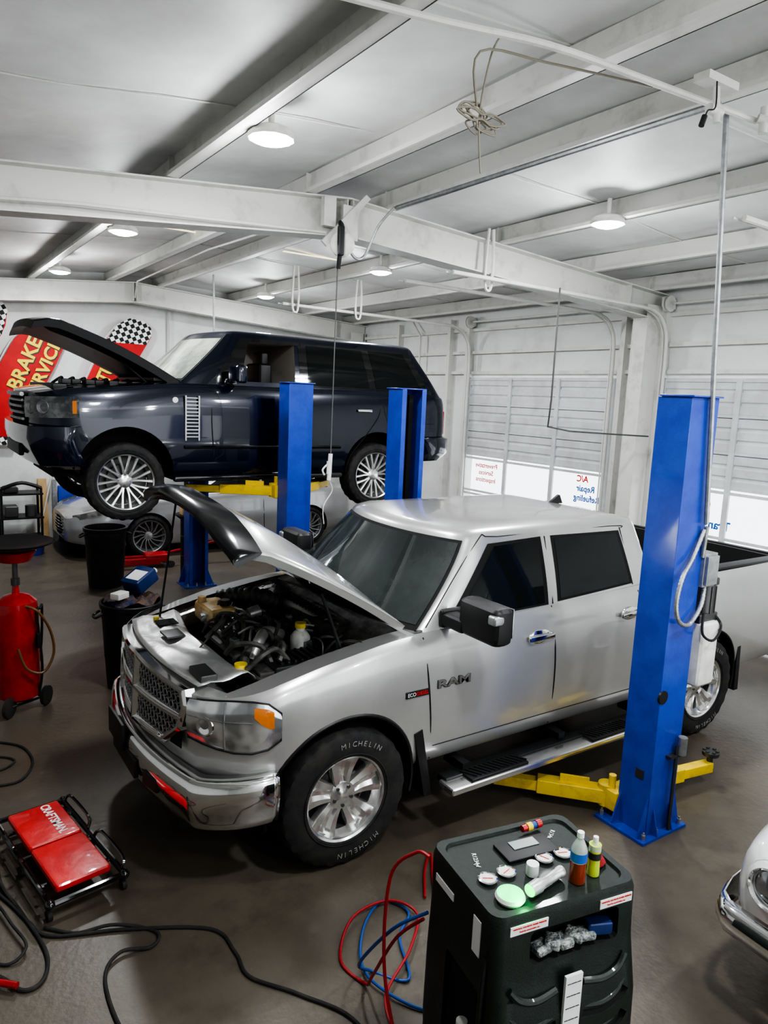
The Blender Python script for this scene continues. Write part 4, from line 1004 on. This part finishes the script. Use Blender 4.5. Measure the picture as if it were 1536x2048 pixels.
Mj=Matrix.Translation((1.83,6.78,1.0))@Matrix.Rotation(.5,4,'Z')@Matrix.Rotation(1.15,4,'Y')
q=root('oil_jug',(1.83,6.78,.92),'blue plastic oil jug lying on the rags','oil jug')
b=B(Mj);b.box((0,0,0),(.14,.22,.26),bev=.025);b.tube([(0,.05,.1),(0,.12,.14),(0,.14,.02),(0,.09,-.06)],.018,8);b.done('jug_body',m_dkblue,q)
b=B(Mj);b.cyl((0,-.04,.12),(0,-.04,.17),.028);b.done('jug_cap',m_whiteP,q)
b=B(Mj);b.box((-.0715,-.01,-.02),(.003,.16,.14));b.done('jug_label',m_wtxt,q)
b=B();b.box((1.60,6.6,.92),(.14,.1,.06),rz=.6,bev=.01);b.done('parts_box',m_whiteP,label='small white box on top of the trash',cat='box')
b=B();b.box((1.735,6.497,.6),(.09,.006,.12));b.done('sticker',m_wtxt,tc)
q=root('oil_drain',(.78,6.62,0),'red wheeled waste oil drain with black pan','oil drain')
b=B();b.lathe([(0,.1),(.12,.1),(.165,.13),(.17,.2),(.17,.88),(.16,.96),(.1,1.01),(.03,1.03),(.025,1.1),(0,1.1)],(.76,6.64,0),(0,0,1),32);b.done('tank',m_red,q)
b=B();b.lathe([(0,1.08),(.022,1.08),(.022,1.1),(.035,1.1),(.035,1.16),(.022,1.16),(.022,1.34),(0,1.34)],(.76,6.64,0),(0,0,1),20);b.done('pan_post',m_dksteel,q)
b=B();b.lathe([(0,1.3),(.12,1.31),(.17,1.39),(.16,1.4)],(.76,6.64,0),(0,0,1),32);b.done('funnel',m_red,q)
b=B();b.lathe([(0,1.40),(.14,1.40),(.3,1.46),(.315,1.475),(.3,1.48),(.13,1.43),(0,1.42)],(.76,6.64,0),(0,0,1),36);b.done('drip_pan',m_black,q)
b=B()
for x,y in ((.97,6.62),(.66,6.47)):
    b.lathe([(0,-.02),(.06,-.02),(.085,-.015),(.085,.015),(.06,.02),(0,.02)],(x,y,.085),(.8,-.6,0),20)
b.done('wheel_small',m_rubber,q)
b=B();b.tube([(.9,6.75,.15),(.96,6.76,.5),(.97,6.72,.86),(.93,6.55,.9),(.9,6.52,.86),(.93,6.52,.4),(.9,6.55,.12)],.011,8);b.done('handle',m_black,q)
b=B();b.tube([(.66,6.47,.085),(.97,6.62,.085)],.012,6);b.done('axle',m_black,q)
b=B();b.tube([(.8,6.5,.95),(.9,6.46,.9),(1.0,6.5,.7),(1.02,6.5,.5),(.93,6.46,.36),(.8,6.44,.42),(.74,6.44,.6)],.011,8);b.done('hose',mat('brown_hose',(.16,.08,.03),.4),q)
b=B();b.box((.9,6.5,.64),(.02,.1,.12));b.done('label_plate',m_matte,q)
# creeper
MC=Matrix.Translation((.655,4.26,0))@Matrix.Rotation(.162,4,'Z')
q=root('mechanic_creeper',(.655,4.26,0),'red padded mechanic creeper with black tube frame','creeper')
b=B(MC);z=.1
P=[(-.2,-.48,z),(.2,-.48,z),(.2,.48,z),(-.2,.48,z)]
for i in range(4):b.tube([P[i],P[(i+1)%4]],.017,8)
for y in (-.3,0,.3):b.tube([(-.2,y,z),(.2,y,z)],.012,8)
for x in (-.2,.2):
    b.tube([(x,-.44,z+.02),(x*1.12,-.4,z+.06),(x*1.12,-.1,z+.06),(x,-.05,z+.02)],.01,6);b.tube([(x,.44,z+.02),(x*1.12,.4,z+.06),(x*1.12,.1,z+.06),(x,.05,z+.02)],.01,6)
for i in range(4):b.ball(P[i],.028)
b.done('frame',m_gloss,q)
b=B(MC)
for x,y in ((-.2,-.46),(.2,-.46),(-.2,.46),(.2,.46),(-.2,0),(.2,0)):
    b.lathe([(0,-.012),(.03,-.012),(.03,.012),(0,.012)],(x,y,.03),(1,0,0),20)
b.done('caster',m_rubber,q)
for y0,y1 in ((.0,.43),(-.43,-.005)):
    b=B(MC);b.box((0,(y0+y1)/2,.13),(.30,abs(y1-y0)-.01,.045),bev=.02);b.done('pad',m_vinyl,q)
text('CRAFTSMAN.',.075,MC@frame((.055,.22,.1545),(0,-1,0),(1,0,0)),m_wtxt,q,bold=.0015,fit=.36)
def hose(pts,r,m,lab,z=.012,name='air_hose'):
    b=B();b.tube([(p[0],p[1],p[2] if len(p)>2 else r) for p in pts],r,8,sub=7);return b.done(name,m,label=lab,cat='hose')
hose([(.1,4.6),(.34,4.09),(.44,3.80),(.52,3.64),(.85,3.50),(1.23,3.28),(1.28,3.06),(1.28,2.88),(1.44,2.66),(1.59,2.37),(1.5,1.9)],.009,m_rubber,'black air hose snaking across the concrete floor')
hose([(.5,3.72),(.63,3.60),(.79,3.55,.025),(.92,3.48),(.99,3.38),(.93,3.31),(.79,3.34,.02),(.69,3.23),(.68,2.92),(.75,2.6)],.009,m_rubber,'black air hose looped on the floor')
hose([(.36,4.9),(.36,4.49,.02),(.35,4.19,.02),(.42,3.88),(.48,3.54),(.44,3.36),(.35,3.34),(.27,3.48),(.1,3.7)],.010,m_rubber,'black air hose lying beside the creeper')
hose([(.4,6.1),(.54,6.02),(.68,5.85),(.71,5.58),(.61,5.35),(.47,5.33),(.3,5.4)],.009,m_rubber,'black hose curled near the oil drain')
hose([(.3,5.8),(.5,5.78),(.6,5.66),(.5,5.56),(.35,5.6)],.008,m_rubber,'thin black cable coiled near the oil drain')
hose([(.2,4.3),(.30,4.05,.03),(.36,3.8,.03),(.40,3.6,.03),(.30,3.55),(.15,3.75)],.008,m_rubber,'thin black cable looping over the air hoses')
b=B();b.cyl((.33,3.36,.03),(.24,3.44,.03),.016);b.cyl((.24,3.44,.03),(.2,3.5,.03),.022);b.done('hose_coupler',m_red,label='red metal quick coupler on the hose end',cat='hose coupler')
b=B();b.lathe([(0,0),(.1,0),(.13,.03),(.13,.06),(.1,.08),(.06,.08)],(.14,3.9,.0),(0,0,1),24);b.done('rubber_puck',m_rubber,label='black round rubber ring on the floor',cat='rubber ring')
# ================================================================ A/C SERVICE MACHINE
MM=Matrix.Translation((1.985,1.80,0))@Matrix.Rotation(-.17,4,'Z')
q=root('service_machine',(1.985,1.80,0),'dark green air conditioning service machine with gauges on top','service machine')
b=B(MM)
def rr_ring(w,d0,d1,z,c=.05,n=5):
    P=[]
    for (x,y,a0) in ((w-c,d1-c,0),(-w+c,d1-c,pi/2),(-w+c,d0+c,pi),(w-c,d0+c,3*pi/2)):
        for k in range(n):
            a=a0+pi/2*k/(n-1);P.append(V((x+c*math.cos(a),y+c*math.sin(a),z)))
    return P
b.loft([rr_ring(.32,-.28,.25,.10),rr_ring(.33,-.30,.25,.3),rr_ring(.33,-.29,.245,.6),rr_ring(.325,-.255,.24,.80),rr_ring(.325,-.25,.24,.86),rr_ring(.325,-.245,.245,1.0),rr_ring(.317,-.237,.237,1.03),rr_ring(.29,-.21,.21,1.03),rr_ring(.285,-.205,.205,1.018)])
mb=b.done('body',[m_mach,m_matte],q,ang=.5)
cu=[]
b=B();b.box((.03,-.27,.885),(.40,.22,.13),bev=.03);b.bm.transform(MM);cu.append(cutter(b,m_matte))
b=B();b.box((-.335,-.06,.45),(.07,.24,.5),bev=.02);b.bm.transform(MM);cu.append(cutter(b,m_matte))
for k in range(5):
    for s in (-1,1):
        z=.70-k*.1;b=B();b.tube([(s*.06,-.300,z-.02),(s*.15,-.305,z-.03),(s*.22,-.300,z-.01),(s*.26,-.285,z+.03)],.022,8);b.bm.transform(MM);cu.append(cutter(b,m_matte))
boolcut(mb,cu)
for k in range(5):
    for s in (-1,1):
        b=B(MM);z=.70-k*.1+.028
        b.tube([(s*.06,-.274,z-.02),(s*.15,-.282,z-.03),(s*.22,-.278,z-.01),(s*.26,-.266,z+.03)],.014,8)
        b.done('front_rib',m_mach,q)
b=B(MM);b.box((.0,-.294,.56),(.075,.012,.42));b.box((-.18,-.2480,.976),(.16,.004,.035));b.box((.21,-.2480,.976),(.15,.004,.035))
b.box((-.3265,-.14,.9),(.004,.05,.14));b.box((-.3265,.10,.93),(.004,.14,.03));b.done('label_sticker',m_wtxt,q)
for x in (-.18,.21):
    text('WARNING: CONTENTS UNDER PRESSURE',.0075,MM@frame((x,-.2512,.984),(1,0,0),(0,0,1)),m_rtxt,q);text('Read the manual before use',.0075,MM@frame((x,-.2512,.970),(1,0,0),(0,0,1)),m_rtxt,q)
for k in range(7):text('service instructions caution',.0055,MM@frame((0,-.3012,.74-k*.05),(1,0,0),(0,0,1)),m_ktxt,q)
b=B(MM);b.box((.03,.08,1.025),(.24,.12,.014),bev=.004);b.done('control_panel',m_black,q)
b=B(MM);b.tube([(-.322,-.2,.86),(-.338,-.21,.7),(-.342,-.21,.3),(-.328,-.2,.2)],.010,8);b.done('side_handle',m_black,q)
b=B(MM);b.box((.03,.1,1.034),(.12,.05,.003));b.done('display',mat('lcd_grey',(.2,.24,.23),.3),q)
text('R1234yf',.026,MM@frame((-.2,.09,1.020),(-.3,-.95,0),(.95,-.3,0)),m_wtxt,q);text('R134a',.026,MM@frame((.19,.13,1.020),(-.75,-.65,0),(.65,-.75,0)),m_wtxt,q)
for x,y in ((-.22,-.03),(-.13,-.02),(.06,.0),(.15,.0)):
    b=B(MM);b.lathe([(0,1.018),(.032,1.018),(.038,1.03),(.032,1.032),(.03,1.027)],(x,y,0),(0,0,1),24);gq=b.done('gauge_bezel',m_chrome,q)
    b=B(MM);b.lathe([(0,1.028),(.031,1.028)],(x,y,0),(0,0,1),24);b.done('gauge_face',m_whiteP,gq)
    b=B(MM);b.box((x,y,1.0295),(.003,.04,.001),rz=x*9);b.done('gauge_needle',m_rtxt,gq)
b=B(MM)
for x in (-.24,.24):b.cyl((x-.02,.22,.11),(x+.03,.22,.11),.11)
for x in (-.22,.22):b.cyl((x-.02,-.2,.06),(x+.02,-.2,.06),.06)
b.done('wheel_small',m_rubber,q)
b=B(MM)
b.cyl((-.325,-.08,.3),(-.325,-.08,.5),.022);b.done('fluid_bottle',m_whiteP,q)
b=B(MM);b.box((-.32,-.06,.26),(.04,.22,.03));b.done('bottle_shelf',m_dksteel,q)
def W(x,y,z):return MM@V((x,y,z))
a1=W(-.34,.2,.75);a2=W(-.34,.23,.7)
def mh(pts,m,lab):
    b=B();b.tube(pts,.0075,8,sub=8);return b.done('charging_hose',m,label=lab,cat='hose')
mh([a1,V((1.62,2.2,.6)),V((1.66,2.5,.2)),V((1.80,2.61,.012)),V((1.93,2.47,.012)),V((2.05,2.72,.012)),V((2.2,2.85,.012)),V((2.13,3.0,.012)),V((1.92,2.87,.012)),V((1.76,2.6,.03)),V((1.85,2.34,.012)),V((2.0,2.2,.012))],m_bhose,'blue refrigerant charging hose coiled beside the machine')
mh([a2,V((1.64,2.2,.55)),V((1.70,2.45,.15)),V((1.73,2.55,.02)),V((1.71,2.75,.012)),V((1.90,2.95,.03)),V((2.14,2.96,.035)),V((2.22,2.8,.03)),V((2.03,2.6,.04)),V((1.76,2.42,.03)),V((1.72,2.2,.012)),V((1.9,2.15,.012))],m_rhose,'red refrigerant charging hose coiled beside the machine')
mh([W(-.332,.22,.98),V((1.68,2.15,.96)),V((1.63,2.25,.8)),V((1.59,2.2,.4)),V((1.57,2.0,.1)),V((1.55,1.8,.02))],m_rhose,'red hose draped down the machine side')
mh([V((2.35,2.9,.012)),V((2.5,3.1,.012)),V((2.62,3.2,.012)),V((2.45,2.95,.012)),V((2.25,2.6,.012)),V((2.2,2.3,.012))],m_rhose,'red hose reaching under the pickup front wheel')
z0=1.021
p=W(-.20,-.15,z0)
r=root('inspection_lamp',p,'round inspection lamp glowing bright green','inspection lamp')
b=B();b.lathe([(0,.0),(.05,.0),(.056,.012),(.05,.024)],p,(0,0,1),24);b.done('lamp_body',m_whiteP,r)
b=B();b.lathe([(.05,.024),(.03,.034),(0,.037)],p,(0,0,1),24);b.done('lamp_lens',m_green,r)
l=bpy.data.lights.new('green_lamp','POINT');l.energy=.8;l.color=(.03,1,.2);l.shadow_soft_size=.03;l.specular_factor=.1;lo=bpy.data.objects.new('green_lamp',l);COL.objects.link(lo);lo.parent=r;lo.location=(0,-.08,.02)
r=root('flashlight',W(-.1,-.14,z0),'silver metal flashlight with green lit end','flashlight')
A=W(-.13,-.17,z0+.03);E=W(.04,-.12,z0+.027);d=(E-A).normalized()
b=B();b.lathe([(0,.0),(.024,0),(.026,.05),(.019,.07),(.019,.17),(.022,.175),(.022,.19),(0,.19)],A,d,20);b.done('barrel',m_alu,r)
b=B();b.lathe([(0,-.004),(.022,-.003),(.022,.0)],A,d,20);b.done('lens',m_green,r)
def bottle(x,y,h,rad,liq,lab,lv):
    p=W(x,y,z0);r=root('bottle',p,lab,'bottle')
    b=B();b.lathe([(0,0),(rad,.0),(rad*1.02,.01),(rad*.96,h*.3),(rad,h*lv),(0,h*lv)],p,(0,0,1),24);b.done('liquid',liq,r)
    b=B();b.lathe([(rad,h*lv+.001),(rad,h*.66),(rad*.55,h*.82),(rad*.38,h*.87),(rad*.38,h*.93)],p,(0,0,1),24);b.done('neck',mat('clear_plastic',(.7,.75,.7),.1,0,1,alpha=.5),r)
    b=B();b.lathe([(0,h),(rad*.42,h),(rad*.44,h*.9),(0,h*.9)],p,(0,0,1),16);b.done('cap',m_wtxt,r)
    b=B();b.lathe([(rad*1.03,h*.44),(rad*1.04,h*.62)],p,(0,0,1),24);b.done('bottle_label',m_btxt if rad>.028 else m_ktxt,r)
bottle(.10,-.15,.20,.031,m_liqr,'clear plastic bottle with dark amber liquid',.42);bottle(.185,-.14,.155,.024,m_liqg,'small bottle of yellow green dye liquid',.8)
b=B();p=W(.235,-.09,z0);L=[]
for i in range(6):
    L.append([p+V(((.045-.007*i)*math.cos(k*.524)*1.1,(.04-.006*i)*math.sin(k*.524),.01*i*1.0+.008+.004*math.sin(k*2.1+i))) for k in range(12)])
b.loft(L);b.done('shop_rag',m_rag,label='crumpled dark red shop rag on the machine',cat='rag')
r=root('hose_coupler',W(.11,.14,z0),'brass and red refrigerant quick coupler','hose coupler')
A=W(.07,.17,z0+.025);E=W(.16,.18,z0+.025);d=(E-A).normalized()
for i,mt in enumerate((m_red,m_ycap,m_bhose,m_red)):
    b=B();b.cyl(A+d*.025*i,A+d*.025*(i+1),.014+.003*(i%2));b.done('coupler_ring',mt,r)
b=B();b.cyl(W(-.04,-.06,z0),W(-.04,-.06,z0+.045),.024);b.done('paper_roll',m_wtxt,label='small white printer paper roll on the machine',cat='paper roll')
b=B()
for k in range(5):b.box(W(-.1+k*.05,-.22,.85+.01*(k%2)),(.07,.06,.03),rz=k*.7,bev=.012)
b.done('plastic_bag',mat('crumpled_plastic',(.5,.52,.5),.25,c2=(.15,.17,.17),ns=30,bump=1,bs=60),label='crumpled clear plastic in the machine bin',cat='plastic bag')
b=B();b.box(W(.16,-.22,.865),(.1,.05,.05),rz=-.4,bev=.01);b.done('package',m_dkblue,label='blue wrapped package in the machine bin',cat='package')
# ================================================================ WHITE CLASSIC CAR
yc=.78
rw=root('classic_car',(5.2,yc,0),'white vintage car with round headlight and chrome bumper','car')
K=Car(rw,yc,[(3.16,.78),(3.22,.84),(3.45,.88),(4,.9),(6.8,.88),(7.4,.8)],[(3.16,.42),(3.5,.3),(7.4,.4)],[(3.16,.83),(3.3,.88),(3.8,.95),(5,.98),(7.4,.95)],[(3.16,.81),(3.3,.88),(3.8,.98),(5,1.02),(7.4,.96)],
 [(0,.92),(.1,.97),(.5,1),(.8,.98),(.93,.94),(1,.86)],
 dict(xf=hermite([(.95,4.7),(1.38,5.15)]),xr=hermite([(.95,6.7),(1.38,6.3)]),w=hermite([(.95,.76),(1.38,.6)]),bf=.12,br=.1,z0=.95,z1=1.34,zt=1.4,c=.04))
bo=K.lower(3.16,7.4,40,[m_white,m_matte]);boolcut(bo,archcut(K,3.98,.35,.4,yc,.92,.3)+archcut(K,6.5,.35,.4,yc,.92,.3));K.house([m_white])
K.screen(1.0,1.33,'xf',.005,m_ws,.9,.9);K.pane([(5.0,1.0),(5.2,1.32),(6.2,1.32),(6.45,1.0)],.005,m_glass,sg=1)
for x in (3.98,6.5):
    wheel(rw,x,yc+.89,.33,.33,.2,.2,1,'five',m_chrome);wheel(rw,x,yc-.89,.33,.33,.2,.2,-1,'five',m_chrome)
for s in (-1,1):
    o=V((3.16,yc+s*.655,.70))
    b=B();b.lathe([(.125,-.04),(.12,.015),(.10,.035),(.09,.03),(.085,.01)],o,(-1,0,0),32);h=b.done('headlight_ring',m_white,rw)
    b=B();b.lathe([(.098,.034),(.094,.042),(.088,.034)],o,(-1,0,0),32);b.done('chrome_ring',m_chrome,h)
    b=B();b.lathe([(0,.045),(.05,.038),(.09,.016)],o,(-1,0,0),32);b.done('headlight',m_lens,h)
b=B()
for k in range(6):b.box((3.145,yc,.58+k*.035),(.02,1.0,.01))
b.done('grille',m_chrome,rw)
L=[]
for i in range(33):
    v=-1+i/16;a=abs(v);x=3.05+.05*a**2+(.35*((a-.82)/.18)**1.8 if a>.82 else 0);y=math.copysign(.82*a/.82 if a<.82 else .82+.1*math.sin((a-.82)/.18*pi/2),v)
    L.append([V((x+.03,yc+y,.56)),V((x-.01,yc+y,.55)),V((x-.035,yc+y,.51)),V((x-.03,yc+y,.47)),V((x-.0,yc+y,.42)),V((x+.03,yc+y,.40))])
b=B();b.loft(L,False,False);b.done('bumper',m_chrome,rw,ang=.9,solid=.006)
b=B();b.lathe([(0,.015),(.04,.01),(.05,0),(.05,-.03)],(3.13,yc+.7,.45),(-1,.2,0),20);b.done('indicator_lens',m_amber,rw)
# ================================================================ FAR WALL CLUTTER
q=root('tool_rack',(1.65,13.4,0),'black metal rack with parts against the wall','rack')
b=B()
for x in (1.35,1.95):
    for y in (13.2,13.6):b.tube([(x,y,0),(x,y,1.05)],.02,6)
for z in (.2,.55,.95):b.box((1.65,13.4,z),(.66,.46,.03))
b.tube([(1.35,13.2,1.05),(1.65,13.15,1.15),(1.95,13.2,1.05)],.03,8);b.done('rack_frame',m_black,q)
b=B();b.box((1.5,13.35,1.02),(.22,.3,.1),bev=.03);b.cyl((1.8,13.3,.57),(1.8,13.3,.75),.09);b.box((1.5,13.35,.66),(.2,.3,.18),bev=.02);b.done('machine_part',m_dksteel,q)
b=B();b.lathe([(0,.0),(.15,0),(.19,.24),(.2,.25),(.18,.25),(.14,.02),(0,.02)],(1.75,12.85,0),(0,0,1),24);b.done('bucket',m_blue,label='blue plastic bucket on the floor',cat='bucket')
b=B();b.xz([(2.03,0),(2.17,0),(2.14,1.12),(2.0,1.12)],13.88,13.94);b.done('wood_plank',m_wood,label='pale wooden plank leaning on the wall',cat='plank')
q=root('pallet_rack',(2.45,13.9,0),'blue perforated steel rack post by the wall','rack')
b=B();b.box((2.27,13.9,.55),(.07,.07,1.1));b.done('rack_post',m_zinc,q)
b=B();b.box((2.55,13.9,.5),(.45,.08,.98),bev=.01);b.done('rack_panel',m_blue,q)
q=root('floor_jack',(3.4,11.2,0),'red low floor jack with long handle','floor jack')
b=B();b.box((2.95,11.42,.11),(.7,.06,.1),rz=-.12,bev=.01);b.box((2.98,11.2,.11),(.7,.06,.1),rz=-.12,bev=.01);b.box((3.3,11.29,.15),(.35,.3,.12),rz=-.12,bev=.02);b.done('jack_frame',m_red,q)
b=B();b.tube([(3.4,11.25,.2),(4.2,11.2,.34),(4.9,11.15,.46)],.02,8);b.done('jack_handle',m_red,q)
b=B();
for x in (2.66,3.5):
    for y in (11.15,11.48):b.cyl((x,y-.03,.05),(x,y+.03,.05),.05)
b.done('wheel_small',m_dksteel,q)
dx,dy=3.62,10.55
q=root('oil_drum',(dx,dy,0),'dark grease drum with a drip pan beside the lift post','drum')
b=B();b.lathe([(0,0),(.16,0),(.16,.3),(.167,.31),(.16,.32),(.16,.6),(.167,.61),(.16,.62),(.16,.85),(0,.85)],(dx,dy,0),(0,0,1),28);b.done('drum',m_black,q)
b=B();b.lathe([(0,.86),(.16,.86),(.25,.93),(.24,.94),(0,.9)],(dx,dy,0),(0,0,1),28);b.done('drip_pan',m_matte,q)
b=B();b.box((dx-.06,dy,1.0),(.2,.16,.14),bev=.01);b.done('cardboard_box',m_wood,label='small cardboard box on top of the drum',cat='box')
# ================================================================ WORLD + DAYLIGHT
w=bpy.data.worlds.new('world');SC.world=w;w.use_nodes=True
bg=w.node_tree.nodes['Background'];bg.inputs[0].default_value=(.93,.97,1,1);bg.inputs[1].default_value=2.8
SC.view_settings.view_transform='AgX'
try:SC.view_settings.look='AgX - High Contrast'
except Exception:pass
SC.view_settings.exposure=-.1
